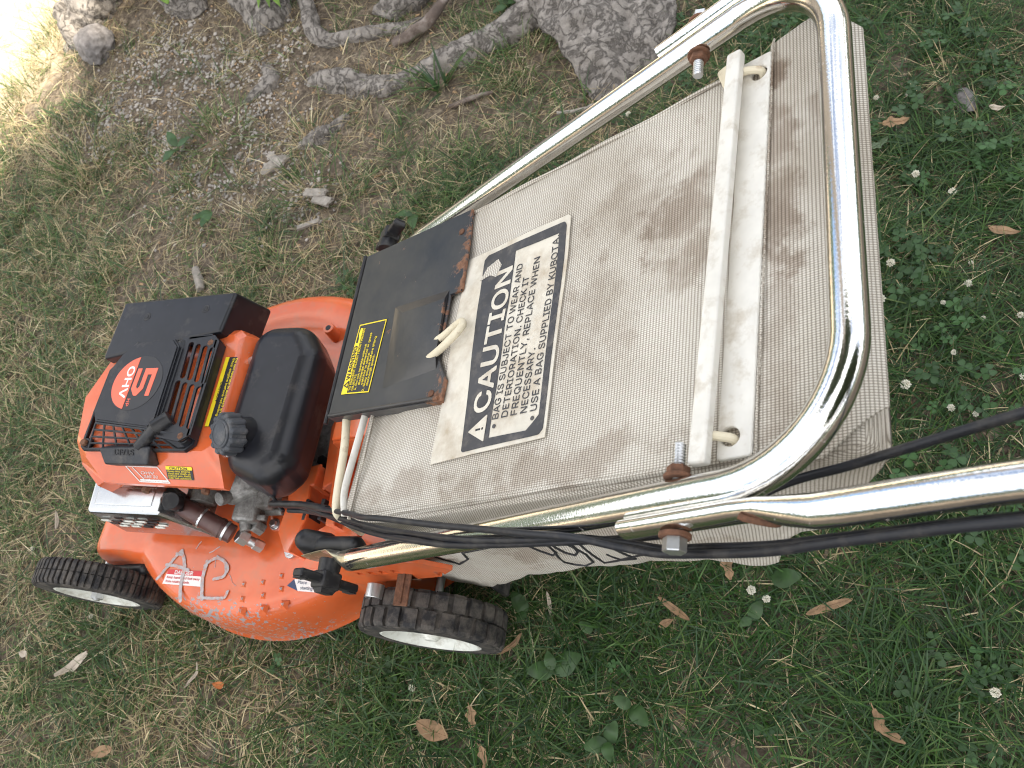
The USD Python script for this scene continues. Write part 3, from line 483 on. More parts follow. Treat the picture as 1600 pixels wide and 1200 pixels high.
# starter rope grip
part(M, 'rope_guide', cat_([cyl((-.052, .316, .352), (-.069, .334, .355), .0115, 20), cyl((-.065, .330, .356), (-.091, .360, .344), .0088, 18)]), 'soft_black')
GR = part(M, 'starter_grip', rhull([(-.088, .416, .334), (-.088, .348, .334), (-.106, .412, .323), (-.106, .344, .323), (-.096, .419, .345), (-.094, .342, .345), (-.110, .412, .338), (-.110, .344, .338)], .004), 'grey_black_plastic')
gX, gY = V(0, 1, 0), V(-.0135, 0, -.0069)
part(GR, 'lettering', text('START', .0075, (-.0965, .362, .3492), gX, gY, .036, bold=True, depth=.0006), 'soft_black', False)
# fuel tank and cap
tp = [(.088, .235), (.088, .182), (.058, .158), (-.092, .160), (-.106, .178), (-.092, .222), (-.04, .236)]
tq = [(p.x, p.y) for p in [Point(*c) for c in Polygon(tp).buffer(-.012).buffer(.010, quad_segs=8).exterior.coords]]
TK = part(M, 'fuel_tank', rhull([V(x * .97, .2 + (y - .2) * .88, .297) for x, y in tq] + [V(x * .98, .205 + (y - .2) * .80, .262) for x, y in tq], .0265), 'black_plastic', 40)
part(M, 'tank_bracket', rbox((.07, .24, .19), (.05, .05, .05), .004), 'cast_metal')
nd = V(-.42, .38, 1.0); nd /= np.linalg.norm(nd); nb = V(-.056, .215, .308)
part(TK, 'filler_neck', cat_([cyl(nb - nd * .01, nb + nd * .028, .0235, 32), cyl(nb - nd * .012, nb + nd * .006, .028, 32, .0235)]), 'black_plastic', 35)
cb = nb + nd * .024
CPp = [cyl(cb, cb + nd * .022, .0255, 40, .0245, ch=.0015), cyl(cb + nd * .021, cb + nd * .0245, .019, 32, ch=.001)]
Rn = rot_to(nd)
for k in range(12):
    a = 2 * math.pi * k / 12; d = Rn @ V(math.cos(a), math.sin(a), 0); CPp.append(rhull([cb + nd * .003 + d * .0245, cb + nd * .019 + d * .0235], .0048))
CPm = part(TK, 'fuel_cap', cat_(CPp), 'cap_plastic', 35)
part(TK, 'cap_marking', prism(Point(0, 0).buffer(.015).exterior.buffer(.0006), 0, .0006, 0, frame4(cb + nd * .0245, Rn[:, 0], Rn[:, 1])), 'cap_plastic', False)
# black box on the right of the engine (air cleaner)
bx = [(.052, .478), (.140, .478), (.146, .285), (.088, .290)]
AB = part(M, 'air_cleaner', rhull([V(x * .985, y, .343) for x, y in bx] + [V(x + (.016 if x > .1 else .004), y, .27) for x, y in bx], .005), 'black_plastic', 30)
for x, y in [(.114, .428), (.122, .325)]:
    part(AB, 'screw', cat_([cyl((x, y, .3475), (x, y, .3487), .0065, 18), cyl((x, y, .3480), (x, y, .3495), .0035, 6)]), 'soft_black')
part(M, 'air_duct', rbox((.115, .38, .235), (.05, .16, .09), .008), 'soft_black')
# chrome muffler guard, boot and carburettor on the left
MF = part(M, 'muffler_guard', rhull([(-.118, .490, .266), (-.118, .368, .266), (-.156, .366, .266), (-.156, .486, .266), (-.126, .49, .195), (-.13, .355, .195), (-.161, .332, .188), (-.160, .49, .188)], .006), 'dull_chrome', 22)
part(MF, 'pressed_panel', rhull([(-.126, .480, .2705), (-.126, .380, .2705), (-.149, .378, .2705), (-.149, .478, .2705)], .0026), 'dull_chrome', 30)
for r in range(3):
    for k in range(5 - (r > 1)):
        part(MF, 'vent_slot', rbox((-.1655 - .0015 * r * 0, .478 - .022 * k - .006 * r, .244 - .0125 * r), (.0016, .015, .0055), .0006), 'soft_black' if (k + r) % 3 == 1 else 'wheel_white')  # white slots carry painted reflections; the black ones are plain openings
part(M, 'exhaust_flange', cat_([rbox((-.115, .345, .215), (.05, .02, .05), .004), cyl((-.10, .33, .23), (-.13, .33, .23), .018, 20)]), 'cast_metal')
pth = smooth_path([(-.134, .362, .246), (-.146, .335, .236), (-.156, .31, .222), (-.166, .283, .205)], 20)
part(M, 'fuel_pipe', cat_([tube(pth, .0135, 18), tube(pth[8:10], .0152, 18), tube(pth[14:16], .0148, 18)]), 'boot_brown', 40)
part(M, 'pipe_clamp', cat_([lathe_ for lathe_ in [tube([pth[i] - (pth[i + 1] - pth[i]) * .2, pth[i] + (pth[i + 1] - pth[i]) * .4], .0152, 20) for i in (9, 16)]]), 'zinc', 30)
part(M, 'control_knob', cat_([rbox((-.139, .352, .262), (.026, .030, .012), .003, rot_to(V(-.3, -.2, 1))), cyl((-.141, .345, .262), (-.144, .338, .282), .011, 16, .012)]), 'soft_black')
part(M, 'carburettor', cat_([rhull([(-.085, .30, .232), (-.115, .285, .226), (-.10, .255, .222), (-.075, .262, .236)], .014), rbox((-.130, .262, .205), (.04, .04, .035), .005), cyl((-.118, .285, .232), (-.128, .290, .246), .010, 16), cyl((-.14, .268, .21), (-.16, .262, .205), .0085, 14), rbox((-.105, .235, .21), (.05, .025, .03), .004), cyl((-.09, .24, .235), (-.09, .225, .25), .012, 16)]), 'cast_metal', 30)
part(M, 'spark_plug', cat_([hexnut((-.165, .276, .203), (-.168, .268, .190), .0115), cyl((-.166, .274, .20), (-.172, .258, .176), .0075, 14), hexnut((-.1705, .262, .182), (-.1735, .254, .170), .0088)]), 'zinc')
part(M, 'fuel_tap', cat_([hexnut((-.150, .252, .205), (-.154, .244, .192), .010), rbox((-.142, .246, .212), (.008, .034, .008), .002), cyl((-.13, .24, .2), (-.13, .21, .205), .005)]), 'cast_metal')
LV = part(M, 'throttle_lever', rhull([(-.098, .222, .262), (-.118, .205, .262), (-.110, .200, .262), (-.094, .214, .262)], .004), 'zinc')
part(LV, 'lever_dot', prism(Point(0, 0).buffer(1.0), 0, .0006, 0, frame4((-.105, .211, .2662), (1, 0, 0), (0, 1, 0)) @ np.diag([.010, .006, 1, 1])), 'white_print', False)
part(M, 'control_wire', tube(smooth_path([(-.085, .235, .255), (-.118, .200, .262), (-.138, .178, .262), (-.146, .168, .262)], 20), .0028, 8), 'cable_rubber')

# ---- black rear flap over the bag mouth
def fz(y): return .385 - .412 * y
def flap_pt(x, y, h=0): n = V(0, .412, 1) / math.hypot(1, .412); return V(x, y, fz(y)) + n * h
FX, FY = V(1, 0, 0), V(0, 1, -.412) / math.hypot(1, .412)
def fl4(h): return frame4(flap_pt(0, 0, h), FX, FY)
fs = math.hypot(1, .412)
def fpoly(p): return [(x, y * fs) for x, y in p]
FO = Polygon(fpoly([(-.054, .071), (.186, .075), (.187, -.107), (.150, -.111), (.071, -.115), (.069, -.097), (.02, -.0985), (-.015, -.100), (-.030, -.108), (-.046, -.117), (-.070, -.116)]))
FP = part(M, 'rear_flap', cat_([prism(FO, -.003, 0, .0008, fl4(0)),
      hull([flap_pt(x, y, h) for x, y in ((-.0545, .071), (-.0705, -.116), (-.0505, .071), (-.0665, -.116)) for h in (-.014, -.0005)]),
      hull([flap_pt(x, y, h) for x, y in ((.183, .075), (.184, -.107), (.187, .075), (.188, -.107)) for h in (-.014, -.0005)])]), 'flap_paint', 30)
emb = [(.072, -.018), (.068, -.094), (-.019, -.0985), (-.022, -.027)]
part(FP, 'raised_panel', hull([flap_pt(x, y, 0) for x, y in [(.080, -.008), (.076, -.096), (-.028, -.0995), (-.034, -.018)]] + [flap_pt(x, y, .0045) for x, y in [(.064, -.028), (.062, -.096), (-.013, -.0995), (-.012, -.034)]]), 'flap_paint', 15)
part(FP, 'rear_fold', cat_([tube([flap_pt(x, y, -.0015) for x, y in p], .0022, 10) for p in ([(.187, -.107), (.150, -.111), (.071, -.115)], [(.071, -.115), (.069, -.098), (-.015, -.100), (-.034, -.110), (-.046, -.117), (-.070, -.116)])]), 'flap_paint')
part(FP, 'side_fold', tube([flap_pt(-.066, -.112, .001), flap_pt(-.0525, .068, .001)], .0022, 8), 'flap_paint')
part(FP, 'hinge_rod', tube([(-.060, .076, .350), (.19, .080, .350)], .0028, 12), 'soft_black')
for x, y in [(.158, -.098), (-.058, -.10)]: part(FP, 'rivet', cyl(flap_pt(x, y, -.001), flap_pt(x, y, .0016), .0042, 14), 'rust')
SW = part(M, 'warning_sticker', prism(Polygon(fpoly([(-.026, .055), (.072, .052), (.066, .002), (-.034, .004)])).buffer(-.001).buffer(.001), 0, .0004, 0, fl4(.0003)), 'black_print', False, label='yellow and black warning sticker on the rear flap')
bd = Polygon(fpoly([(-.026, .055), (.072, .052), (.066, .002), (-.034, .004)]))
part(SW, 'yellow_border', prism(bd.difference(bd.buffer(-.0014)), 0, .0004, 0, fl4(.0006)), 'yellow_print', False)
part(SW, 'yellow_band', prism(Polygon(fpoly([(-.0265, .0545), (.046, .0525), (.044, .0472), (.050, .0468), (.058, .049), (.066, .0475), (.0645, .0435), (-.0275, .0445)])), 0, .0004, 0, fl4(.0007)), 'yellow_print', False)
fx2 = V(1, -.03, .012)
part(SW, 'lettering', text('WARNING', .0068, flap_pt(-.008, .0455, .0012), FX, FY, .048, bold=True), 'black_print', False)
part(SW, 'warning_triangle', prism(Polygon([(0, 0), (.0085, 0), (.00425, .0075)]).exterior.buffer(.0007), 0, .0004, 0, frame4(flap_pt(-.019, .0455, .0012), FX, FY)), 'black_print', False)
for k, (t_, w_, x_) in enumerate([('TO PREVENT INJURY FROM THROWN', .088, -.0245), ('OBJECTS', .022, -.0245), ('1. Do not operate without', .064, -.0245), ('discharge deflector or grass', .073, -.018), ('catcher in place.', .045, -.018), ('2. Stop engine before lifting', .076, -.0275), ('discharge guard.', .042, -.020)]):
    part(SW, 'lettering', text(t_, .0037, flap_pt(x_ - .0007 * k, .0392 - .0051 * k, .0008), FX, FY, w_), 'yellow_print', False)
# right-hand wing knob and left-hand wing knob
def wing(c, s, way=1):
    a = V(0, .39, .92) if way > 0 else V(0, .72, -.69); a /= np.linalg.norm(a)     # wings lie along the handle slope
    c = V(*c); o = V(s, 0, 0)
    R_ = np.stack([o * s, np.cross(a, o * s), a], 1); w_ = lambda k: R_ @ rot_to(V(.18 * k, 0, 1), V(1, 0, -.18 * k))
    return cat_([cyl(c - o * .012, c + o * .010, .0135, 18, .012), rbox(c + o * .012, (.020, .024, .026), .003, R_), hull([c + o * .018 + R_ @ V(0, y, z) for y in (-.011, .011) for z in (-.012, .012)] + [c + o * .027 + R_ @ V(0, y, z) for y in (-.006, .006) for z in (-.008, .008)]),
                 rbox(c + o * .012 + a * .024, (.010, .018, .034), .003, R_), rbox(c + o * .012 - a * .024, (.010, .018, .034), .003, R_)] + [rbox(c + o * .0175 + s2 * a * (.030 + .0024 * k), (.0016, .014, .0012), .0004, R_) for k in range(5) for s2 in (-1, 1)])
WD = {}
for s in (-1, 1):
    part(M, 'wing_knob', wing((s * .234, .036, .330) if s < 0 else (.246, .080, .304), s, 1 if s < 0 else -1), 'soft_black', 35)
    part(M, 'handle_stop', cat_([rhull([(s * .196, .098, .283), (s * .196, .066, .300), (s * .196, .088, .312)], .0135), rhull([(s * .199, .072, .306), (s * .203, .008, .330), (s * .203, .012, .318)], .010)]), 'soft_black', 35)

# ---- chrome handle
hd = V(0, -.437, .2758); hd /= np.linalg.norm(hd); H0 = V(0, .0455, .3132)
def hp(x, t, up=0): return V(x, 0, 0) + H0 + hd * t + V(0, hd[2], -hd[1]) * up
LC = .6505      # along-slope distance of the cross bar
def loop(x0, L_, r=.092):
    pts = [hp(-x0, t) for t in np.linspace(.055, L_ - r, 30)]
    pts += [hp(-x0 + r - r * math.cos(a), L_ - r + r * math.sin(a)) for a in np.linspace(.06, math.pi / 2, 16)]
    pts += [hp(x, L_) for x in np.linspace(-x0 + r, x0 - r, 12)[1:-1]]
    pts += [hp(x0 - r + r * math.sin(a), L_ - r + r * math.cos(a)) for a in np.linspace(0, math.pi / 2 - .06, 16)]
    pts += [hp(x0, t) for t in np.linspace(L_ - r, .055, 30)]; return np.array(pts)
HL = part(M, 'lower_handle', tube(loop(.2226, LC), .0127, 28), 'chrome', 40)
for s in (-1, 1):
    q = np.array([hp(s * .2226, .062), hp(s * .2226, .048), hp(s * .219, .030), hp(s * .2115, .012), hp(s * .211, -.004), hp(s * .211, -.056)])
    ks = [(1, 1), (1, 1), (.6, 1.15), (.2, 1.35), (.16, 1.38), (.16, 1.2)]
    part(HL, 'flattened_end', tube(q, .0127, 24, flat=ks), 'chrome_worn', 40)
# upper handle: flattened lap bolted outside the lower tube
def upper(s):
    q, ks = [], []
    T0, T1 = .4725, .575
    for t in np.linspace(T0, 1.6, 60):
        k = np.clip((t - T1) / .055, 0, 1); k = k * k * (3 - 2 * k); x = .2226 + .0187 + .0075 * k + .10 * max(0, t - .72) ** 1.4
        q.append(hp(s * x, t, .001 + .0 * k)); ks.append((.66 + .34 * k, 1.12 - .12 * k))
    return tube(q, .0111, 28, flat=ks)
for s in (-1, 1):
    UH = part(M, 'upper_handle', upper(s), 'chrome_worn' if False else 'chrome', 40)
    part(UH, 'rusty_crease', tube([hp(s * (.2420 + .0096 * math.cos(a)), .588 - .010 * math.sin(a) + .003 * math.cos(3 * a), .0143 * math.sin(a)) for a in np.linspace(.9, -1.2, 12)], .0022, 8), 'rust')
    b = hp(0, .5175)
    part(M, 'bolt_head', hexnut(b + V(s * .2520, 0, 0), b + V(s * .2625, 0, 0), .0085), 'zinc', 30)
    part(M, 'threaded_bolt', cat_([cyl(b + V(s * .21, 0, 0), b + V(s * .182, 0, 0), .0042, 14)] + [cyl(b + V(s * (.1985 - .0024 * k), 0, 0), b + V(s * (.1972 - .0024 * k), 0, 0), .0049, 14, ch=.0004) for k in range(7)]), 'zinc', 30)
    part(M, 'rusty_nut', cat_([cyl(b + V(s * .2095, 0, 0), b + V(s * .2065, 0, 0), .0105, 22), hexnut(b + V(s * .2066, 0, 0), b + V(s * .2, 0, 0), .0085)]), 'rust', 30)
    part(M, 'rusty_washer', cyl(b + V(s * .2490, 0, 0), b + V(s * .2525, 0, 0), .0115, 22), 'rust', 30)

# ---- control cables along the left tube
Q_ = lambda x, t, up_: tuple(hp(x, t, up_))
cabs = [[(-.137, .165, .262), (-.147, .115, .287), (-.176, .010, .365), (-.1975, -.0475, .4225), (-.2035, -.0800, .4410), (-.2165, -.1550, .4720), (-.2265, -.2155, .4995), (-.2358, -.2654, .5246), (-.2415, -.3078, .5405), Q_(-.249, .455, -.010), Q_(-.2545, .485, -.020), Q_(-.2585, .52, -.020), Q_(-.2650, .58, -.013), Q_(-.2665, .64, -.006), Q_(-.269, .75, -.002), Q_(-.284, .95, .0)],
        [(-.145, .160, .262), (-.152, .112, .283), (-.178, .020, .345), (-.1990, -.050, .390), (-.2117, -.1025, .4217), (-.2263, -.1653, .4656), (-.234, -.214, .4915), (-.238, -.2629, .5154), (-.2395, -.3058, .5330), Q_(-.244, .455, -.018), Q_(-.2495, .485, -.026), Q_(-.252, .52, -.027), Q_(-.2590, .58, -.0195), Q_(-.2620, .64, -.0125), Q_(-.265, .75, -.009), Q_(-.28, .95, -.006)],
        [(-.141, .162, .268), (-.149, .114, .289), (-.186, .005, .342), (-.2054, -.0547, .3866), (-.2204, -.108, .4298), (-.232, -.165, .4624), (-.2367, -.2127, .4869), (-.2395, -.2617, .510), (-.2400, -.3058, .525), Q_(-.238, .46, -.026), Q_(-.236, .50, -.029), (-.222, -.435, .577), (-.211, -.468, .594), (-.208, -.501, .615), (-.206, -.53, .638), (-.203, -.59, .689), (-.20, -.70, .785)]]
for c in cabs: part(M, 'control_cable', tube(smooth_path(c, 110), .0032, 12), 'cable_rubber', 40)
part(M, 'cable_sleeve', tube(smooth_path([(-.138, .186, .266), (-.144, .125, .286), (-.158, .065, .318)], 14), .0046, 12), 'soft_black')

# ------------------------------------------------------------------ the grass bag
BGB = V(0, -.28, .14)
B_ = thing('grass_bag', 'dirty beige woven grass bag with black and white caution label, hanging behind the mower', 'grass bag', BGB)
BS = math.hypot(1, .488)
def bz(y): return .372 - .488 * y
def bp(x, t, h=0): n = V(0, .488, 1) / BS; return V(x, -t / BS, .372 + .488 * t / BS) + n * h      # t: metres down the slope from the front edge
BX, BY = V(1, 0, 0), V(0, 1, -.488) / BS
def bf(h): return frame4(bp(0, 0, h), BX, BY * 1.0)
def bpoly(p): return [(x, -t) for x, t in p]
YS = np.array([.012, -.02, -.07, -.12, -.17, -.237, -.319, -.387, -.445, -.491, -.525, -.545])
ZS = np.array([.12, .12, .13, .19, .236, .274, .328, .368, .395, .435, .49, .54])    # height of the widest line of the side
ZB = np.array([.105, .105, .11, .13, .16, .19, .225, .26, .29, .32, .38, .45])
WT = np.array([.172, .187, .190, .191, .191, .192, .193, .194, .195, .196, .192, .180])
WS = np.array([.172, .190, .197, .200, .201, .201, .203, .207, .213, .214, .206, .186])
def sag(x, y):      # the cloth of the top panel hangs and buckles a little
    return (meshkit.fbm(np.stack([x * 8, y * 8, x * 0], -1) + 8, 3, 2) - .58) * .017 * np.clip((.19 - np.abs(x)) / .06, 0, 1) * np.clip((y + .44) / .08, .25, 1) - .0030 * np.clip(1 - (x / .17) ** 2, 0, 1)
def drape(m, size=.009):
    """lays a flat print on the buckled cloth"""
    v, f = (m.vertices, m.faces) if size is None else trimesh.remesh.subdivide_to_size(m.vertices, m.faces, size)
    v = np.array(v); v[:, 2] += sag(v[:, 0], v[:, 1]); return trimesh.Trimesh(v, f, process=False)
def bag():
    ys = np.concatenate([np.linspace(.012, -.514, 120), np.linspace(-.518, -.531, 8)]); rings = []
    for y in ys:
        f = lambda A: np.interp(-y, -YS, A)
        zt, zs, zb, wt, ws = bz(y), f(ZS), f(ZB), f(WT), f(WS); zt -= .030 * np.clip((-y - .505) / .022, 0, 1) ** 2
        zm = zt * .62 + zs * .38
        half = [(0, zt), (wt * .5, zt - .001), (wt * .93, zt - .0015), (wt, zt - .008), (wt + .004, zt - .02), (wt * .4 + ws * .6 + .0035, zm), (ws, zs), (ws - .012, zs - .022), (ws * .72, zb), (0, zb - .004)]
        h = smooth_path([(a, b, 0) for a, b in half], 54)[:, :2]
        sec = np.vstack([h, (h * [-1, 1])[-2:0:-1]]); rings.append(np.column_stack([sec[:, 0], y + np.clip((-y - .455) / .06, 0, 1) * .33 * np.clip(zt - .012 - sec[:, 1], 0, .16), sec[:, 1]]))
    m = len(rings[0]); P = np.vstack(rings); N = P * 0
    P3 = P.copy(); side = np.clip((np.abs(P[:, 0]) - .188) / .006, 0, 1) * np.clip((bz(P[:, 1]) - P[:, 2] - .01) / .03, 0, 1)
    w = (meshkit.fbm(P * [9, 16, 16] + 3, 3, 5) - .5) * .022 * side
    P3[:, 0] += np.sign(P[:, 0]) * w
    top = (bz(P[:, 1]) - P[:, 2] < .012)
    P3[:, 2] += np.where(top, sag(P[:, 0], P[:, 1]), 0)
    F = []
    for i in range(len(rings) - 1):
        a = i * m + np.arange(m); b = i * m + (np.arange(m) + 1) % m; F += [np.stack([a, b, b + m], 1), np.stack([a, b + m, a + m], 1)]
    P3 = np.vstack([P3, rings[0].mean(0), rings[-1].mean(0)]); e = (len(rings) - 1) * m
    F.append(np.stack([np.arange(m), (np.arange(m) + 1) % m, np.full(m, len(P3) - 2)], 1)[:, ::-1]); F.append(np.stack([e + np.arange(m), e + (np.arange(m) + 1) % m, np.full(m, len(P3) - 1)], 1))
    t_ = trimesh.Trimesh(P3, np.vstack(F), process=False); t_.fix_normals(); return t_
BAGM = bag()
c_ = BAGM.triangles_center; top_ = (bz(c_[:, 1]) - c_[:, 2] < .0075) | ((np.abs(c_[:, 0]) < .180) & (bz(c_[:, 1]) - c_[:, 2] < .04) & (c_[:, 1] > -.505))
for nm_, sel_, mt_ in (('top_panel', top_, 'bag_fabric'), ('side_panel', ~top_, 'side_fabric')):
    q_ = BAGM.submesh([np.nonzero(sel_)[0]], append=True, repair=False); part(B_, nm_, q_, mt_, True)
# sewn seam ridges
for s in (-1, 1): part(B_, 'seam', tube([V(s * (np.interp(-y, -YS, WT) - .004), y, bz(y) - .0015 + .001 * math.sin(y * 60)) for y in np.linspace(-.02, -.495, 50)], .0022, 8), 'bag_fabric')
part(B_, 'front_seam', tube([bp(x, .003 + .002 * math.sin(x * 50), .001) for x in np.linspace(-.186, .18, 40)], .0022, 8), 'bag_fabric')
# rear hem: a folded second layer of cloth
def sheet(f, us, vs, th=.0022):
    g = np.array([[f(u, v) for v in vs] for u in us]); nu, nv = len(us), len(vs); n = np.cross(g[1:, :-1] - g[:-1, :-1], g[:-1, 1:] - g[:-1, :-1]).reshape(-1, 3).mean(0); n /= np.linalg.norm(n)
    P = np.vstack([g.reshape(-1, 3), g.reshape(-1, 3) + n * th]); F = []; o = nu * nv
    for i in range(nu - 1):
        for j in range(nv - 1):
            a = i * nv + j; q = [a, a + 1, a + nv + 1, a + nv]; F += [q, [k + o for k in q[::-1]]]
    bd_ = [i * nv for i in range(nu)] + [(nu - 1) * nv + j for j in range(1, nv)] + [i * nv + nv - 1 for i in range(nu - 2, -1, -1)] + [j for j in range(nv - 2, 0, -1)]
    for k in range(len(bd_)): a, b = bd_[k], bd_[(k + 1) % len(bd_)]; F.append([b, a, a + o, b + o])
    t_ = trimesh.Trimesh(P, np.vstack([np.array(F)[:, [0, 1, 2]], np.array(F)[:, [0, 2, 3]]]), process=False); t_.fix_normals(); return t_
part(B_, 'rear_hem', sheet(lambda u, v: bp(u * (.200 + .004 * math.sin(v * 60) - .02 * max(0, v - .545) / .03), v + .008 * u * (1 - (v - .5) / .09), .0035 + .0025 * meshkit.fbm(V(u * 6, v * 30, 2), 3, 4) - .010 * max(0, (v - .568) / .02) ** 2), np.linspace(-1, 1, 60), np.linspace(.502, .586, 16)), 'hem_fabric', 50)
part(B_, 'hem_stitching', tube([bp(x, .506 + .008 * x / .2 + .0006 * math.sin(x * 900), .0068) for x in np.linspace(-.196, .198, 160)], .0011, 6), 'hem_fabric')
# white plastic base strip with two rope holes, and the carrying bar
ST = Polygon(bpoly([(-.193, .468), (-.193, .496), (.186, .512), (.186, .484)])).buffer(-.003).buffer(.003)
for x, t in [(-.176, .479), (.166, .500)]: ST = ST.difference(Point(x, -t).buffer(.0075))
part(B_, 'base_strip', prism(ST, .0, .0032, .0008, bf(.0042)), 'white_plastic', 30)
part(B_, 'carry_bar', rhull([bp(x, t, h) for x, t in ((-.197, .4570), (.186, .4795)) for h in (.0165, .0215)] + [bp(x, t, h) for x, t in ((-.197, .4665), (.186, .4885)) for h in (.0165, .0215)], .0026), 'white_plastic', 30)
for x, t0, t1 in [(-.178, .462, .479), (.168, .482, .500)]:
    part(B_, 'rope_loop', tube(smooth_path([bp(x, t0 - .004, .014), bp(x + .002, t0 + .006, .013), bp(x + .001, t1 - .004, .011), bp(x, t1 + .002, .006), bp(x - .001, t1, -.002)], 24), .0036, 10), 'cream_paint')
part(B_, 'bar_tip', rhull([bp(.190, .462, .006), bp(.172, .468, .006), bp(.188, .474, .010)], .004), 'cream_paint')
# caution label
LB = part(B_, 'caution_label', drape(prism(Polygon(bpoly([(-.141, .130), (.117, .127), (.112, .282), (.109, .286), (-.137, .287)])), 0, .0009, .0, bf(.0010))), 'vinyl_label', 30)
zb_ = Polygon(bpoly([(-.1355, .176), (.104, .1575), (.109, .163), (.105, .279), (.100, .2815), (-.128, .2835), (-.133, .279)])).buffer(-.004).buffer(.004)
inn = Polygon(bpoly([(-.126, .2135), (.0965, .2085), (.094, .272), (-.112, .276), (-.1185, .27), (-.126, .262)])).buffer(-.001).buffer(.001)
part(LB, 'black_border', drape(prism(zb_.difference(inn), 0, .0004, 0, bf(.0021))), 'vinyl_black', False)
lx, ly = BX, BY
def ltxt(t_, h, x, t, w, m='vinyl_black', hh=.0023, **k): part(LB, 'lettering', drape(text(t_, h, bp(x, t, hh), lx, ly, w, **k), None), m, False)
ltxt('CAUTION', .0225, -.098, .2075, .176, 'vinyl_label', .0027, bold=True)
part(LB, 'warning_triangle', drape(prism(Polygon([(0, 0), (.026, 0), (.013, .0225)]).buffer(.001).difference(unary_union([sbox(.0118, .0062, .0142, .0135), Point(.013, .0035).buffer(.0015)])), 0, .0004, 0, frame4(bp(-.1275, .2065, .0027), lx, ly)), None), 'vinyl_label', False)
for k, (t_, x, w) in enumerate([('BAG IS SUBJECT TO WEAR AND', -.108, .184), ('DETERIORATION. CHECK IT', -.108, .164), ('FREQUENTLY, REPLACE WHEN', -.108, .184), ('NECESSARY.', -.108, .070), ('USE A BAG SUPPLIED BY KUBOTA.', -.108, .200)]):
    ltxt(t_, .0083, x, .2225 + .0124 * k, w, bold=False)
for t in (.2185, .2681): part(LB, 'bullet', drape(prism(Point(0, 0).buffer(.0022), 0, .0004, 0, frame4(bp(-.1145, t, .0023), lx, ly)), None), 'vinyl_black', False)
part(LB, 'tear', drape(prism(Polygon(bpoly([(.0745, .158), (.090, .166), (.096, .182), (.086, .189), (.072, .183), (.078, .172)])), 0, .0006, .0, bf(.0025)), None), 'bag_fabric', False)
# white frame rods at the front and the latch hook
part(B_, 'frame_rod', tube(smooth_path([(-.052, .047, .352), (-.092, .040, .352), (-.135, .038, .349), (-.165, .036, .345), (-.172, .036, .33), (-.174, .034, .28)], 30), .0050, 12), 'cream_paint')
part(B_, 'front_binding', tube(smooth_path([(-.05, .010, .370), (-.10, .014, .368), (-.15, .018, .364), (-.178, .014, .358)], 24), .0052, 12, flat=[(1, .75)] * 25), 'white_plastic')
hk = smooth_path([bp(-.011, .098, .006), bp(-.009, .118, .010), bp(-.004, .136, .013), bp(.003, .150, .014), bp(.011, .156, .013), bp(.018, .151, .011), bp(.017, .138, .009), bp(.012, .120, .007), bp(.009, .10, .005)], 40)
part(B_, 'latch_hook', tube(hk, .0044, 12), 'cream_paint')
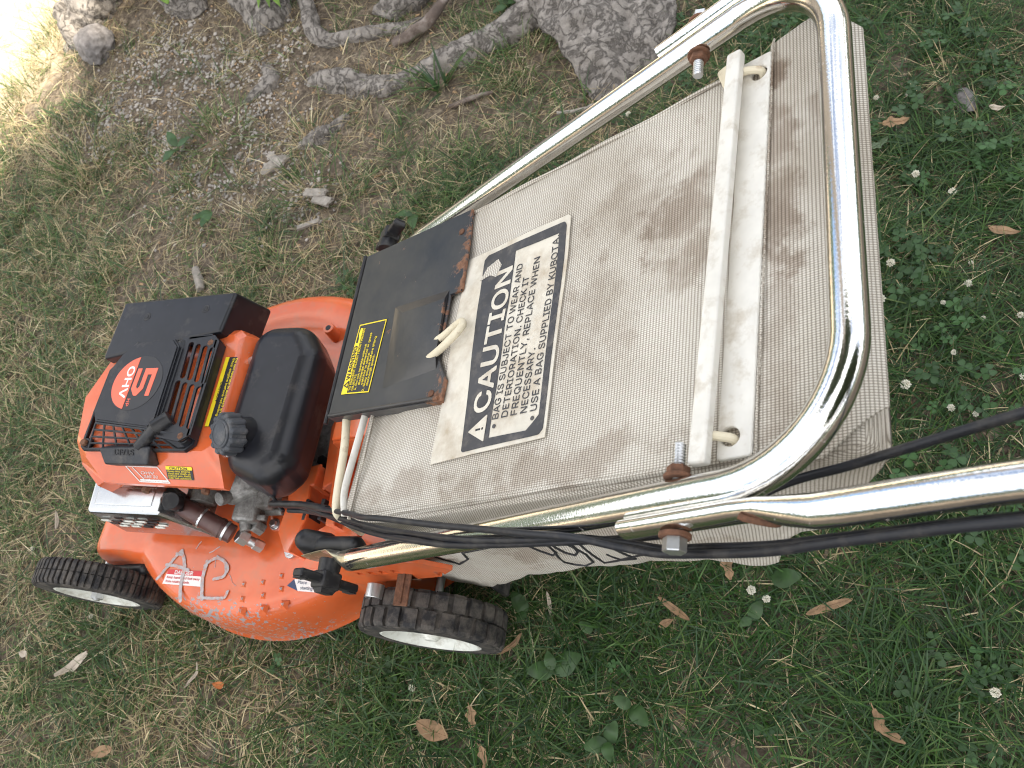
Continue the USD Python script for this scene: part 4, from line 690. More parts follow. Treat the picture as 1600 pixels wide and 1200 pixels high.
# outlined lettering printed on the left side of the bag
SIDE = [[(-0.1931,-0.0547,0.264),(-0.1936,-0.0598,0.2596),(-0.1944,-0.0657,0.2567),(-0.1953,-0.0717,0.2543),(-0.1953,-0.0758,0.2488),(-0.1953,-0.08,0.2432),(-0.1954,-0.0842,0.2377),(-0.1999,-0.1128,0.2837),(-0.2012,-0.1183,0.3153),(-0.2003,-0.1246,0.3169),(-0.2003,-0.1326,0.3225),(-0.2012,-0.1417,0.3312),(-0.2003,-0.1497,0.3343),(-0.1993,-0.1574,0.3371),(-0.1995,-0.1669,0.3444),(-0.1988,-0.1719,0.3431),(-0.1974,-0.1758,0.3387),(-0.1963,-0.1802,0.3355),(-0.1961,-0.1858,0.3359),(-0.1966,-0.1924,0.3388),(-0.1982,-0.2021,0.357),(-0.1974,-0.2046,0.3456),(-0.1979,-0.2087,0.3386),(-0.1983,-0.2129,0.3314),(-0.1988,-0.2187,0.3255),(-0.2001,-0.2256,0.3229),(-0.2,-0.2319,0.3326),(-0.1992,-0.2301,0.3419),(-0.1984,-0.2284,0.3513),(-0.1974,-0.2246,0.3637)],[(-0.2,-0.2306,0.3321),(-0.2011,-0.2307,0.3184),(-0.2005,-0.2316,0.2985),(-0.1994,-0.2356,0.2899),(-0.1993,-0.2407,0.2853),(-0.1996,-0.2472,0.286),(-0.1995,-0.2534,0.2854),(-0.2022,-0.2672,0.3124),(-0.2018,-0.2662,0.3263),(-0.2011,-0.2647,0.3383),(-0.2,-0.2607,0.3441),(-0.1986,-0.2564,0.349),(-0.198,-0.2523,0.3564),(-0.1975,-0.2484,0.3639)],[(-0.1974,-0.2304,0.3672),(-0.1981,-0.2327,0.3585),(-0.1987,-0.2352,0.3497),(-0.1992,-0.2382,0.3426),(-0.1998,-0.2413,0.3359),(-0.2003,-0.2467,0.3332),(-0.2011,-0.2525,0.3319),(-0.2,-0.2571,0.3413),(-0.1982,-0.2555,0.3596),(-0.1971,-0.253,0.373)],[(-0.1987,-0.2638,0.3785),(-0.1989,-0.2652,0.3657),(-0.1995,-0.2672,0.3541),(-0.2008,-0.2703,0.3446),(-0.2014,-0.2729,0.3325),(-0.2023,-0.2765,0.3242),(-0.2032,-0.2802,0.3162),(-0.2033,-0.2879,0.3218),(-0.2033,-0.2953,0.3266),(-0.2044,-0.3042,0.3394),(-0.2063,-0.3134,0.3544),(-0.2069,-0.3201,0.3621),(-0.2072,-0.3263,0.3683),(-0.2068,-0.332,0.3722),(-0.2056,-0.339,0.3762),(-0.2057,-0.3468,0.3851),(-0.2064,-0.3523,0.3897),(-0.2072,-0.3577,0.3945),(-0.2077,-0.3629,0.3986),(-0.2081,-0.3679,0.4019),(-0.2083,-0.3727,0.4041),(-0.2084,-0.3775,0.4058),(-0.2084,-0.3821,0.4073),(-0.2088,-0.3869,0.4101)],[(-0.2023,-0.289,0.3473),(-0.2038,-0.296,0.3417),(-0.204,-0.3028,0.3353),(-0.2059,-0.3119,0.3462),(-0.2065,-0.3198,0.3524),(-0.2067,-0.315,0.3625),(-0.2069,-0.3102,0.3724),(-0.207,-0.3074,0.38),(-0.2054,-0.3031,0.3812)],[(-0.2009,-0.2825,0.38),(-0.2021,-0.2893,0.3851),(-0.2026,-0.2955,0.3881),(-0.2035,-0.3019,0.3921),(-0.204,-0.3079,0.395),(-0.2044,-0.3133,0.3975),(-0.2045,-0.3185,0.3993),(-0.2046,-0.3235,0.4007),(-0.2048,-0.3286,0.4027),(-0.206,-0.3329,0.3965),(-0.2064,-0.3383,0.3975),(-0.2064,-0.3435,0.3971),(-0.2063,-0.3486,0.3966),(-0.2067,-0.3537,0.3983),(-0.2072,-0.3589,0.4007),(-0.2077,-0.364,0.4029),(-0.2082,-0.369,0.405),(-0.2084,-0.3739,0.4066),(-0.2084,-0.3786,0.4072)]]
for st in SIDE: part(B_, 'side_lettering', tube(np.array(st), .0016, 6), 'black_print')

# ------------------------------------------------------------------ tree: trunk, roots and crown; an added unseen tree shades the lawn
TC = V(1.64, 1.10, 0.0)
T_ = thing('shade_tree', 'large grey barked tree whose gnarled roots spread over the ground beside the mower', 'tree', TC)
def trunk():
    zs = np.concatenate([np.linspace(-.15, .7, 60), np.linspace(.8, 9.0, 30)]); th = np.linspace(0, 2 * np.pi, 220, endpoint=False); P = []
    for z in zs:
        fl = math.exp(-max(z, 0) / .20); r = .235 - .014 * z + .10 * fl
        r = max(r, .10) * (1 + fl * (.16 * np.cos(5 * th + .9) + .10 * np.cos(3 * th + 2.2)) + .03 * np.cos(9 * th + z))
        x, y = r * np.cos(th), r * np.sin(th)
        n = meshkit.fbm(np.stack([x * 11, y * 11, np.full_like(x, z * 5)], -1) + 20, 4, 6) - .5
        r2 = r * (1 + .20 * n); P.append(np.stack([TC[0] + r2 * np.cos(th) + .05 * z * .4, TC[1] + r2 * np.sin(th), np.full_like(th, z)], 1))
    n = len(th); F = [[i * n + j, i * n + (j + 1) % n, (i + 1) * n + (j + 1) % n, (i + 1) * n + j] for i in range(len(zs) - 1) for j in range(n)]
    return np.vstack(P), np.array(F)
part(T_, 'trunk', trunk(), 'bark', True)
for k in range(7):
    a = 2 * math.pi * k / 7 + .3; h0 = 6.3 + .35 * (k % 4); e = V(2.4 * math.cos(a), 2.4 * math.sin(a), 2.3 + .3 * (k % 3))
    p = smooth_path([TC + V(.05, 0, h0), TC + V(.05, 0, h0) + e * .45 + V(0, 0, .2), TC + V(0, 0, h0) + e], 14); part(T_, 'limb', tube(p, np.linspace(.085, .02, len(p)), 10), 'bark', True)
def root(pts, r0, mat_='bark', amp=.35, fr=26, name='root', seed=1, flatz=1.0, n=28, m=70):
    p = smooth_path(pts, m); g = gheight(p[:, 0], p[:, 1]); p[:, 2] += g
    r = np.interp(np.linspace(0, 1, len(p)), np.linspace(0, 1, len(r0)), r0)
    t = tube(p, r, n); c = np.repeat(p, n, 0); c = np.vstack([c, p[0], p[-1]]); d = t.vertices - c
    th_ = np.concatenate([np.tile(np.arange(n) * 2 * np.pi / n, len(p)), [0, 0]]); s = 1 + amp * (meshkit.fbm(t.vertices * fr + seed * 7, 4, seed) - .5) * 2 + .16 * (np.abs(np.sin(3 * th_ + 5 * meshkit.fbm(t.vertices * 9, 2, seed + 3))) - .6)
    t.vertices = c + d * s[:, None] * V(1, 1, flatz); return part(T_, name, t, mat_, True)
root([(1.42, .86, .10), (1.25, .78, .02), (1.15, .74, -.03)], [.10, .07, .05], seed=2)
root([(1.45, 1.25, .10), (1.33, 1.32, .03), (1.27, 1.40, -.02), (1.20, 1.44, -.05)], [.10, .07, .05, .03], seed=3)
root([(1.40, 1.06, .07), (1.30, 1.02, .02), (1.24, .97, -.03)], [.09, .07, .04], seed=4)
root([(1.55, .75, .10), (1.36, .48, .06), (1.26, .36, .03), (1.15, .42, -.03)], [.12, .09, .07, .05], 'bark', seed=5, amp=.5)
root([(1.45, .40, .05), (1.28, .16, .05), (1.14, .02, .04), (1.02, -.08, .03), (.90, -.12, .01), (.77, -.155, -.04)], [.06, .07, .088, .092, .07, .035], amp=.42, fr=17, seed=6, flatz=.55, n=44, m=110)
root([(1.09, -.12, .03), (.98, -.19, .02), (.88, -.20, .0), (.80, -.205, -.04)], [.07, .06, .045, .025], amp=.42, fr=19, seed=16, flatz=.5, n=36, m=70)
root([(1.22, -.02, .02), (1.10, .02, .018), (1.03, .11, .0), (.985, .20, -.006), (.955, .29, -.016), (.94, .33, -.03)], [.05, .045, .040, .036, .034, .02], seed=7, amp=.28)
root([(.95, .31, -.008), (.925, .37, -.006), (.935, .44, -.010), (.955, .51, -.002), (.975, .58, -.014), (.97, .65, -.03)], [.02, .030, .033, .032, .024, .012], seed=8, amp=.28)
root([(1.24, .66, .01), (1.10, .60, .006), (1.085, .50, .008), (1.10, .38, .0), (1.15, .30, -.02)], [.02, .020, .017, .014, .008], 'bark', seed=9, amp=.5)
root([(1.05, .74, -.012), (.98, .70, .0), (.93, .765, -.01)], [.012, .022, .012], seed=10)
root([(.72, .66, -.006), (.735, .62, .002), (.76, .585, -.01)], [.010, .016, .008], 'weathered_wood', seed=12)
root([(.78, .585, -.012), (.80, .52, -.002), (.86, .47, -.012)], [.016, .026, .014], seed=13)
root([(1.30, 1.43, .05), (1.285, 1.40, .035), (1.24, 1.385, .03), (1.20, 1.355, .0)], [.03, .034, .03, .02], seed=14)
# crown: leaf-sized faces through the whole volume
def crown(c0, n=52000, R=V(3.75, 3.75, 2.7), pw=.27):
    d = RNG.normal(size=(n, 3)); d /= np.linalg.norm(d, axis=1, keepdims=True); r = RNG.random(n) ** pw
    lo_, am_ = (.90, .16) if pw > .2 else (.97, .03); lump = lo_ + am_ * meshkit.fbm(d * 3.2 + 9, 3, 8)
    P = d * (r * lump)[:, None] * R + c0
    ax = RNG.normal(size=(n, 3)); ax /= np.linalg.norm(ax, axis=1, keepdims=True); b = np.cross(ax, RNG.normal(size=(n, 3))); b /= np.linalg.norm(b, axis=1, keepdims=True); c = np.cross(ax, b)
    L_ = RNG.uniform(.09, .16, n)[:, None]; w = L_ * .33
    q = np.stack([P - ax * L_, P + b * w + c * L_ * .1, P + ax * L_, P - b * w + c * L_ * .1], 1).reshape(-1, 3); i = np.arange(n) * 4
    return q, np.vstack([np.stack([i, i + 1, i + 2], 1), np.stack([i, i + 2, i + 3], 1)])
part(T_, 'crown', crown(TC + V(.3, .2, 9.6), 30000, V(3.4, 3.4, 3.0)), 'crown_leaf', False)
T2 = V(-2.29, -6.56, 0); T2_ = thing('shade_tree', 'unseen leafy tree placed well behind the bag end of the mower to shade the lawn', 'tree', T2)  # added out of view; its crown is placed to cast the lawn shade
p2 = smooth_path([T2 + V(0, 0, -.1), T2 + V(.03, 0, 1.5), T2 + V(-.05, .05, 4.2), T2 + V(0, 0, 6.5)], 30); part(T2_, 'trunk', tube(p2, np.linspace(.3, .08, len(p2)), 24), 'bark', True)
part(T2_, 'crown', crown(T2 + V(0, 0, 6.0), 110000, V(4.0, 4.0, 2.85), .16), 'crown_leaf', False)
def tree_line(n=70000):
    """ring of distant trees that closes the garden; it shows in the chrome"""
    g = np.random.default_rng(77); a = g.uniform(0, 2 * np.pi, n); top = 3.2 + 3.4 * meshkit.fbm(np.stack([np.cos(a) * 4, np.sin(a) * 4, a * 0], -1) + 3, 3, 5); top = top * .9
    r = 19 + g.normal(0, 1.3, n); z = top * g.random(n) ** .8; P = np.stack([r * np.cos(a), r * np.sin(a), z], 1); ax = g.normal(size=(n, 3)); ax /= np.linalg.norm(ax, axis=1, keepdims=True); b = np.cross(ax, g.normal(size=(n, 3))); b /= np.linalg.norm(b, axis=1, keepdims=True)
    L_ = g.uniform(.11, .24, n)[:, None]; q = np.stack([P - ax * L_, P + b * L_ * .55, P + ax * L_, P - b * L_ * .55], 1).reshape(-1, 3); i = np.arange(n) * 4
    return q, np.vstack([np.stack([i, i + 1, i + 2], 1), np.stack([i, i + 2, i + 3], 1)])
single('tree_line', tree_line(), 'crown_leaf', 'distant green trees all round the lawn', 'trees', kind='stuff', smooth=False)

# ------------------------------------------------------------------ lawn: blades as instanced tufts
SUNLIT = lambda x, y: x * .40 + y * .917 - 1.78
GREENS = .9 * np.array([(.045, .095, .018), (.060, .120, .025), (.085, .150, .035), (.050, .100, .040), (.035, .078, .022), (.11, .16, .05)])
TANS = 1.12 * np.array([(.36, .29, .165), (.46, .385, .235), (.27, .20, .105), (.20, .135, .07), (.52, .46, .31)])
def blades(n, rad, lmin, lmax, wmin, wmax, tilt, cols, seed, curl=.9, spread=1.0, segs=3):
    g = np.random.default_rng(seed); P, F, C = [], [], []
    for k in range(n):
        a = g.uniform(0, 2 * np.pi); rr = rad * math.sqrt(g.random()); b = V(rr * math.cos(a), rr * math.sin(a), -.006)
        az = g.uniform(0, 2 * np.pi) if spread >= 1 else a + g.normal(0, spread); th = math.radians(g.uniform(*tilt)); Ln = g.uniform(lmin, lmax); w = g.uniform(wmin, wmax) / 2
        h = V(math.cos(az), math.sin(az), 0); sd = V(-h[1], h[0], 0); roll = g.uniform(-.6, .6); sd = sd * math.cos(roll) + V(0, 0, 1) * math.sin(roll)
        p = b.copy(); col = cols[g.integers(len(cols))] * g.uniform(.75, 1.25); o = len(P); cu = g.uniform(.3, 1) * curl
        for s in range(segs + 1):
            t = s / segs; ww = w * (1 - .15 * t - .8 * t ** 3)
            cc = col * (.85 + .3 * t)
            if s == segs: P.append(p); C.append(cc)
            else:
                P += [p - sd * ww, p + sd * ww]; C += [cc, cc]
                ang = th + cu * (t + .3) ; p = p + (h * math.sin(ang) + V(0, 0, 1) * math.cos(ang)) * (Ln / segs)
                p[2] = max(p[2], .001 + .004 * g.random())
        for s in range(segs - 1): F += [[o + 2 * s, o + 2 * s + 1, o + 2 * s + 3], [o + 2 * s, o + 2 * s + 3, o + 2 * s + 2]]
        e = o + 2 * (segs - 1); F.append([e, e + 1, e + 2])
    return np.array(P), np.array(F), np.array(C)
def clover(seed, n=4):
    g = np.random.default_rng(seed); P, F, C = [], [], []
    for k in range(n):
        c = V(*g.uniform(-.018, .018, 2), g.uniform(.012, .032)); r = g.uniform(.0042, .0068); a0 = g.uniform(0, 6.28); tl = g.normal(0, .22, 2); col = V(.032, .078, .022) * g.uniform(.7, 1.35)
        st = V(*g.uniform(-.01, .01, 2), 0); o = len(P); P += [st + V(.0006, 0, 0), st - V(.0006, 0, 0), c]; C += [col] * 3; F.append([o, o + 1, o + 2])
        for j in range(3):
            a = a0 + j * 2.094 + g.normal(0, .1); h = V(math.cos(a), math.sin(a), 0); s = V(-h[1], h[0], 0); o = len(P)
            pts = [(0, 0), (.55, -.62), (1.15, -.85), (1.62, -.62), (1.72, -.22), (1.6, 0), (1.72, .22), (1.62, .62), (1.15, .85), (.55, .62)]
            for u, v in pts:
                q = c + h * u * r + s * v * r; q[2] += (q[0] - c[0]) * tl[0] + (q[1] - c[1]) * tl[1] + .18 * r * abs(v) - .10 * r * u; P.append(q); C.append(col * (1.0 + .35 * (u > .5 and u < 1.2 and abs(v) < .5)))
            P.append(c + h * r + V(0, 0, -.0005 + h[0] * r * tl[0] + h[1] * r * tl[1])); C.append(col * 1.25); m = len(P) - 1
            for i in range(len(pts)): F.append([o + i, o + (i + 1) % len(pts), m])
    return np.array(P), np.array(F), np.array(C)
def qz(a): return Gf.Quath(float(math.cos(a / 2)), 0, 0, float(math.sin(a / 2)))
def scatter(name, protos, mat_, xy, scale, seed, tiltamt=.0):
    path = '/World/' + name; pi = UsdGeom.PointInstancer.Define(stage, path); g = np.random.default_rng(seed)
    UsdGeom.Scope.Define(stage, path + '/kinds')
    for k, (v, f, c) in enumerate(protos):
        m = usdkit.mesh(stage, f'{path}/kinds/tuft_{k:03d}', trimesh.Trimesh(v, f, process=False), L + mat_, smooth=c is not None)
        if c is not None: UsdGeom.PrimvarsAPI(m).CreatePrimvar('col', Sdf.ValueTypeNames.Color3fArray, 'vertex').Set(Vt.Vec3fArray.FromNumpy(c.astype(np.float32)))
        pi.CreatePrototypesRel().AddTarget(m.GetPath())
    n = len(xy); z = gheight(xy[:, 0], xy[:, 1])
    pi.CreateProtoIndicesAttr(Vt.IntArray.FromNumpy(g.integers(0, len(protos), n).astype(np.int32)))
    pi.CreatePositionsAttr(Vt.Vec3fArray.FromNumpy(np.column_stack([xy, z]).astype(np.float32)))
    pi.CreateOrientationsAttr(Vt.QuathArray([qz(a) for a in g.uniform(0, 2 * np.pi, n)]))
    pi.CreateScalesAttr(Vt.Vec3fArray.FromNumpy(np.repeat((scale if np.ndim(scale) else np.full(n, scale))[:, None], 3, 1).astype(np.float32)))
    tag(pi.GetPrim(), kind='stuff'); return pi.GetPrim()
# field of view on the ground, with a margin
FOV = Polygon([(1.95, 2.45), (1.15, -1.15), (-.45, -1.0), (-.80, 1.05)]).convex_hull; A0_ = FOV.envelope.area; FOV = FOV.buffer(.42)
G2 = np.random.default_rng(5)
def sample(n, dens):
    x0, y0, x1, y1 = FOV.bounds; n = int(n * FOV.envelope.area / A0_); P = G2.uniform((x0, y0), (x1, y1), (n, 2))
    import shapely
    P = P[shapely.contains_xy(FOV, P[:, 0], P[:, 1])]; d = dens(P[:, 0], P[:, 1]); return P[G2.random(len(P)) < d]
def fb(x, y, s, seed): return meshkit.fbm(np.stack([x * s, y * s, x * 0 + seed], -1), 3, seed)
def sm(a, b, x): t = np.clip((x - a) / (b - a), 0, 1); return t * t * (3 - 2 * t)
def bare(x, y):      # bare soil round the tree and its roots
    d = np.hypot(x - 1.30, (y - .80) * .85); e = np.hypot((x - .80) * .85, (y - .66) * .95)
    b = np.maximum(1 - sm(.35, .75, d + (fb(x, y, 5, 4) - .5) * .7), 1 - sm(.20, .62, e + (fb(x, y, 6, 14) - .5) * .9))
    g = np.hypot((x - .98) / .30, (y + .10) / .17); return np.clip(np.maximum(b, .9 * (1 - sm(.7, 1.15, g))), 0, 1)
def lush(x, y): return np.clip(sm(.55, -.75, y * .85 + x * .25 + (fb(x, y, 3.2, 21) - .5) * .9), 0, 1)      # greener towards the bag end
def shoe(x, y): return (np.abs(x) < .19) & (y > .02) & (y < .58)                # short and sparse under the deck
under_ = lambda x, y: np.where(shoe(x, y), .25, 1.0)
lit = lambda x, y: sm(-.05, .08, SUNLIT(x, y) + (fb(x, y, 6, 31) - .5) * .10)  # clears grass over the lightened sunlit patch
LUSH = np.array([(.019, .058, .009), (.026, .074, .012), (.036, .092, .015), (.022, .062, .018), (.050, .105, .020)])
lush_p = [blades(19, .026, .035, .092, .0012, .0028, (25, 74), LUSH, 400 + k) for k in range(8)]
green_p = [blades(17, .026, .035, .090, .0012, .0028, (25, 74), GREENS, 100 + k) for k in range(8)]
dry_p = [blades(12, .034, .025, .075, .0007, .0017, (50, 88), TANS, 200 + k, curl=.5, segs=2) for k in range(8)]
mixed_p = [blades(12, .030, .03, .07, .0010, .0024, (30, 82), np.vstack([GREENS[[0, 2, 5]] * 1.15, TANS[[0, 1]]]), 300 + k) for k in range(6)]
lu = sample(17000, lambda x, y: sm(.25, .75, lush(x, y)) * (1 - .93 * bare(x, y)) * (.45 + .55 * sm(.36, .56, fb(x, y, 7, 2))) * under_(x, y))
tag(scatter('lush_grass', lush_p, 'blade', lu, G2.uniform(.75, 1.25, len(lu)), 11), 'dark green lawn grass around the bag and near side of the mower', 'grass')
gp = sample(15000, lambda x, y: (.62 + .38 * lush(x, y)) * (1 - .7 * sm(.3, .8, lush(x, y))) * (1 - .93 * bare(x, y)) * (.35 + .65 * sm(.38, .60, fb(x, y, 7, 2))) * under_(x, y) * (1 - lit(x, y)))
tag(scatter('grass', green_p, 'blade', gp, G2.uniform(.75, 1.25, len(gp)), 1), 'green lawn grass in the shade around the mower', 'grass')
mp = sample(12000, lambda x, y: (.95 - .6 * lush(x, y)) * (1 - .86 * bare(x, y)) * under_(x, y) * (1 - .96 * lit(x, y)))
tag(scatter('mixed_grass', mixed_p, 'blade', mp, G2.uniform(.8, 1.3, len(mp)), 2), 'yellowing grass of mixed green and straw blades in front of the mower', 'grass')
dp = sample(12500, lambda x, y: (.95 - .62 * lush(x, y)) * (1 - .62 * bare(x, y)) * under_(x, y) * (1 - .93 * lit(x, y)))
tag(scatter('dry_grass', dry_p, 'blade', dp, G2.uniform(.7, 1.35, len(dp)), 3), 'dead straw coloured blades lying between the green grass', 'dry grass')
cp = sample(3600, lambda x, y: np.clip(sm(-.30, -.72, y - .30 * (x - .2)) * 1.0 * sm(.36, .56, fb(x, y, 5, 41)) + .10 * sm(.45, .6, fb(x, y, 6, 44)) * (y < .5), 0, 1) * (1 - bare(x, y)) * under_(x, y))
tag(scatter('clover', [clover(500 + k) for k in range(7)], 'blade', cp, G2.uniform(.65, 1.15, len(cp)), 4), 'three leaved clover growing through the lawn behind the bag', 'clover')
# long tufts along the lit edge and beside the roots
def tuft(name, label, c, n, rad, ln, w, tilt, cols, seed, spread=.7, group=None, curl=.8):
    v, f, cc = blades(n, rad, *ln, *w, tilt, cols, seed, spread=spread, curl=curl, segs=5); v = v + V(c[0], c[1], float(gheight(c[0], c[1])))
    t = thing(name, label, 'grass tuft', (c[0], c[1], float(gheight(c[0], c[1]))), group); part(t, 'blades', (v, f), 'blade', True, col=cc)
tuft('grass_tuft', 'broad bladed grass tuft growing beside the dark fallen stick', (.905, .255), 34, .018, (.07, .13), (.004, .007), (5, 55), GREENS[[1, 2, 3]] * 1.1, 61)
tuft('grass_tuft', 'fine green tuft between the grey surface root and the root mound', (.945, .07), 150, .07, (.05, .10), (.0014, .0028), (10, 60), GREENS[[1, 2, 5]], 62)
tuft('grass_tuft', 'thin dry tuft standing in front of the small surface root', (.80, .56), 80, .03, (.05, .09), (.001, .002), (10, 70), np.vstack([GREENS[2:3], TANS]), 63)
tuft('grass_tuft', 'tall bleached tuft at the shaded end of the sunlit patch', (.80, 1.22), 170, .07, (.07, .13), (.0015, .003), (10, 60), np.vstack([GREENS[[2, 5]], TANS[[0, 1]]]), 64)
tuft('grass_tuft', 'green tuft among the pale stone chips below the trunk', (.84, .80), 160, .08, (.05, .10), (.0015, .003), (15, 70), GREENS[[1, 2, 5]], 65)
tuft('grass_tuft', 'rough tuft standing next to the split wood chips', (.66, .52), 90, .05, (.05, .09), (.0015, .003), (10, 60), np.vstack([GREENS[[1, 2]], TANS[:1]]), 66)
for k, (x, y) in enumerate([(1.38, 1.47), (1.30, 1.50), (1.22, 1.52), (1.12, 1.56), (1.05, 1.60), (.96, 1.64)]):
    tuft('edge_tuft', ['straw and green tuft on the sunlit edge, right against the trunk root', 'straw and green tuft on the sunlit edge, second from the trunk root', 'straw and green tuft on the sunlit edge beside the big grey stone', 'straw and green tuft midway along the sunlit edge', 'straw and green tuft on the sunlit edge, second from the picture border', 'straw and green tuft on the sunlit edge next to the picture border'][k], (x, y), 130, .055, (.06, .12), (.0014, .0028), (8, 62), np.vstack([GREENS[[2, 5]] * 1.1, TANS[[0, 1, 4]]]), 70 + k, group='tufts along the sunlit edge')

# ------------------------------------------------------------------ single leaves, flowers, stones and sticks
def leaf_sheet(Ln, wfun, n=22, curl=.3, cup=.25, seed=0, wav=.0, th=.0005):
    """flat-lying leaf along +x with a given half-width profile, curled and cupped, with thickness"""
    g = np.random.default_rng(seed); P = []; ts = np.linspace(0, 1, n)
    for t in ts:
        wl, wr = wfun(t); x = Ln * t; z = curl * Ln * (t - .5) ** 2 * 1.6 + wav * Ln * math.sin(9 * t + seed)
        for s in (-1, -.5, 0, .5, 1): y = s * (wl if s < 0 else wr) * Ln; P.append((x, y, z + cup * (y ** 2) / Ln * 2.2 + (.06 * Ln * wav * math.sin(14 * t + s * 3))))
    P = np.array(P); F = []
    for i in range(n - 1):
        for j in range(4): a = i * 5 + j; F += [[a, a + 5, a + 6], [a, a + 6, a + 1]]
    F = np.array(F); Q = np.vstack([P, P - V(0, 0, th)]); return Q, np.vstack([F[:, ::-1], F + len(P)])
def place(vf, x, y, az, tilt=0, tz=.02, roll=0):
    v, f = vf; v = v - V(v[:, 0].mean(), 0, 0); ca, sa = math.cos(roll), math.sin(roll); v = v @ np.array([[1, 0, 0], [0, ca, -sa], [0, sa, ca]]).T
    ca, sa = math.cos(tilt), math.sin(tilt); v = v @ np.array([[ca, 0, sa], [0, 1, 0], [-sa, 0, ca]]).T
    ca, sa = math.cos(az), math.sin(az); v = v @ np.array([[ca, -sa, 0], [sa, ca, 0], [0, 0, 1]]).T
    v = v - V(0, 0, v[:, 2].min()) + V(x, y, float(gheight(x, y)) + tz); return v, f
oak = lambda t: tuple(max(.010, (.035 + .21 * math.sin(math.pi * min(1, t * .95 + .03)) ** 1.1 * (.5 + .5 * max(0, math.cos(14.5 * t + p)) ** .6 )) if t > .13 else .012) for p in (.2, .75))
oval = lambda t: (max(.004, .24 * math.sin(math.pi * t ** .8) ** .8),) * 2
strip = lambda t: (max(.01, .09 * math.sin(math.pi * t) ** .5),) * 2
fork = lambda t: (.05 + .09 * (t > .35) * math.sin(math.pi * t), .05 + .12 * math.sin(math.pi * t))
heart = lambda t: (max(.004, .40 * math.sin(math.pi * min(1, t * .93 + .04)) ** .65 * (1.05 - .45 * t)),) * 2
IMG = lambda dx, dy: math.atan2(*(lambda p: (p[1], p[0]))(V(.094, -.95) * dx + V(-1, -.06) * dy))      # azimuth on the ground of a direction given as (towards the bag, towards the near side)
DL_ = [('narrow curved brown leaf lying behind the left rear wheel', -.187, -.312, .075, strip, 'dead_leaf', (1, .75), .4), ('rolled brown leaf caught in the grass behind the bag', -.168, -.505, .085, strip, 'dead_leaf', (1, -.3), .5),
       ('lobed brown leaf half hidden under the edge of the bag', -.122, -.379, .055, oak, 'dead_leaf', (.2, 1), .3), ('broad tan leaf at the frame edge beyond the bag', .402, -.765, .06, oval, 'dead_leaf', (1, .4), .3),
       ('tan oak leaf beside the rear corner of the bag', .625, -.630, .065, oak, 'dead_leaf', (1, .2), .25), ('greenish pale oak leaf beside the rear corner of the bag', .585, -.605, .05, oak, 'leaf_grey_green', (1, -.6), .25),
       ('long twisted oak leaf in the near grass below the bag', -.305, -.56, .075, oak, 'dead_leaf', (.75, 1), .5), ('folded brown leaf on the near lawn below the deck', -.378, .007, .075, oval, 'dead_leaf', (1, .35), .5),
       ('pale forked leaf in the straw near the front wheel', -.352, .676, .085, fork, 'grey_leaf', (.9, -.7), .4), ('small lobed brown leaf on the near lawn', -.352, -.042, .05, oak, 'dead_leaf', (.25, 1), .4),
       ('curled brown leaf at the near edge of the lawn', -.398, -.068, .055, oak, 'dead_leaf', (.5, 1), .6), ('crumpled orange leaf in a hollow of the lawn', -.355, .378, .032, oval, 'orange_leaf', (1, .1), .9),
       ('narrow reddish leaf beside the left rear tyre', -.252, -.088, .06, strip, 'dead_leaf', (1, -.8), .5), ('small tan leaf in front of the front wheel', -.110, .832, .05, strip, 'grey_leaf', (.3, 1), .4),
       ('whitish papery leaf in the grass beside the front wheel', -.346, .792, .035, oval, 'grey_leaf', (1, .25), .3), ('pale split leaf standing near the bag corner', -.192, -.135, .045, strip, 'grey_leaf', (.2, 1), .7),
       ('brown leaf on the near lawn far from the mower', -.47, .559, .05, oval, 'dead_leaf', (1, -.3), .4), ('small grey stone-like leaf at the right of the frame', .637, -.779, .035, oval, 'grey_leaf', (1, 0), .4),
       ('narrow tan leaf beside the deck edge', -.345, .43, .06, strip, 'grey_leaf', (.55, -1), .4), ('small dark brown leaf behind the bag', -.205, -.30, .03, oval, 'dead_leaf', (1, -.5), .6)]
for k, (lb, x, y, Ln, wf, m, d, cu) in enumerate(DL_):
    Ln *= .72
    vf = place(leaf_sheet(Ln, wf, 40, cu, .5 * cu, k, .03), x, y, IMG(*d), G2.normal(0, .12), .022, G2.normal(0, .25)); t = thing('dead_leaf', lb, 'leaf', (x, y, 0)); part(t, 'blade', vf, m, True)
    mid = vf[0][2:40 * 5:5] + V(0, 0, .0004); part(t, 'midrib', tube(mid, .0006, 5), m, True)
# broad green weeds
PW = [('round plantain leaf beside the left rear wheel', -.205, -.100, [(.055, 40), (.03, 150)]), ('large plantain rosette on the lawn below the bag', -.280, -.150, [(.075, -60), (.06, 100), (.04, 20)]), ('single broad leaf under the hanging rear of the bag', -.137, -.437, [(.062, -80)]),
      ('notched broad leaf at the near edge of the frame', -.362, -.233, [(.048, -20), (.05, 110), (.04, 200)]), ('small upright leaf behind the left rear wheel', -.224, -.199, [(.035, 60)]), ('narrow dandelion leaf on the lawn below the bag', -.315, -.26, [(.055, -130), (.04, 70)]),
      ('broad leaf in the shade near the bag corner', -.088, -.252, [(.035, 0)]), ('flat green leaf on the lawn behind the bag', -.19, -.41, [(.045, -30), (.03, 130)]),
      ('bright weed leaf growing at the foot of the trunk', 1.30, 1.07, [(.10, -150), (.06, 60)]), ('green weed beside the black flap', .545, .237, [(.05, 200), (.035, 100)]), ('small weed among the stone chips', .80, .90, [(.06, 170), (.05, 40), (.05, 280)]), ('low weed beside the root behind the stick', 1.10, .115, [(.06, 30), (.05, 150), (.05, 270)]),
      ('two long weed leaves lying in the thin grass', .60, .74, [(.06, 190), (.045, 140)])]
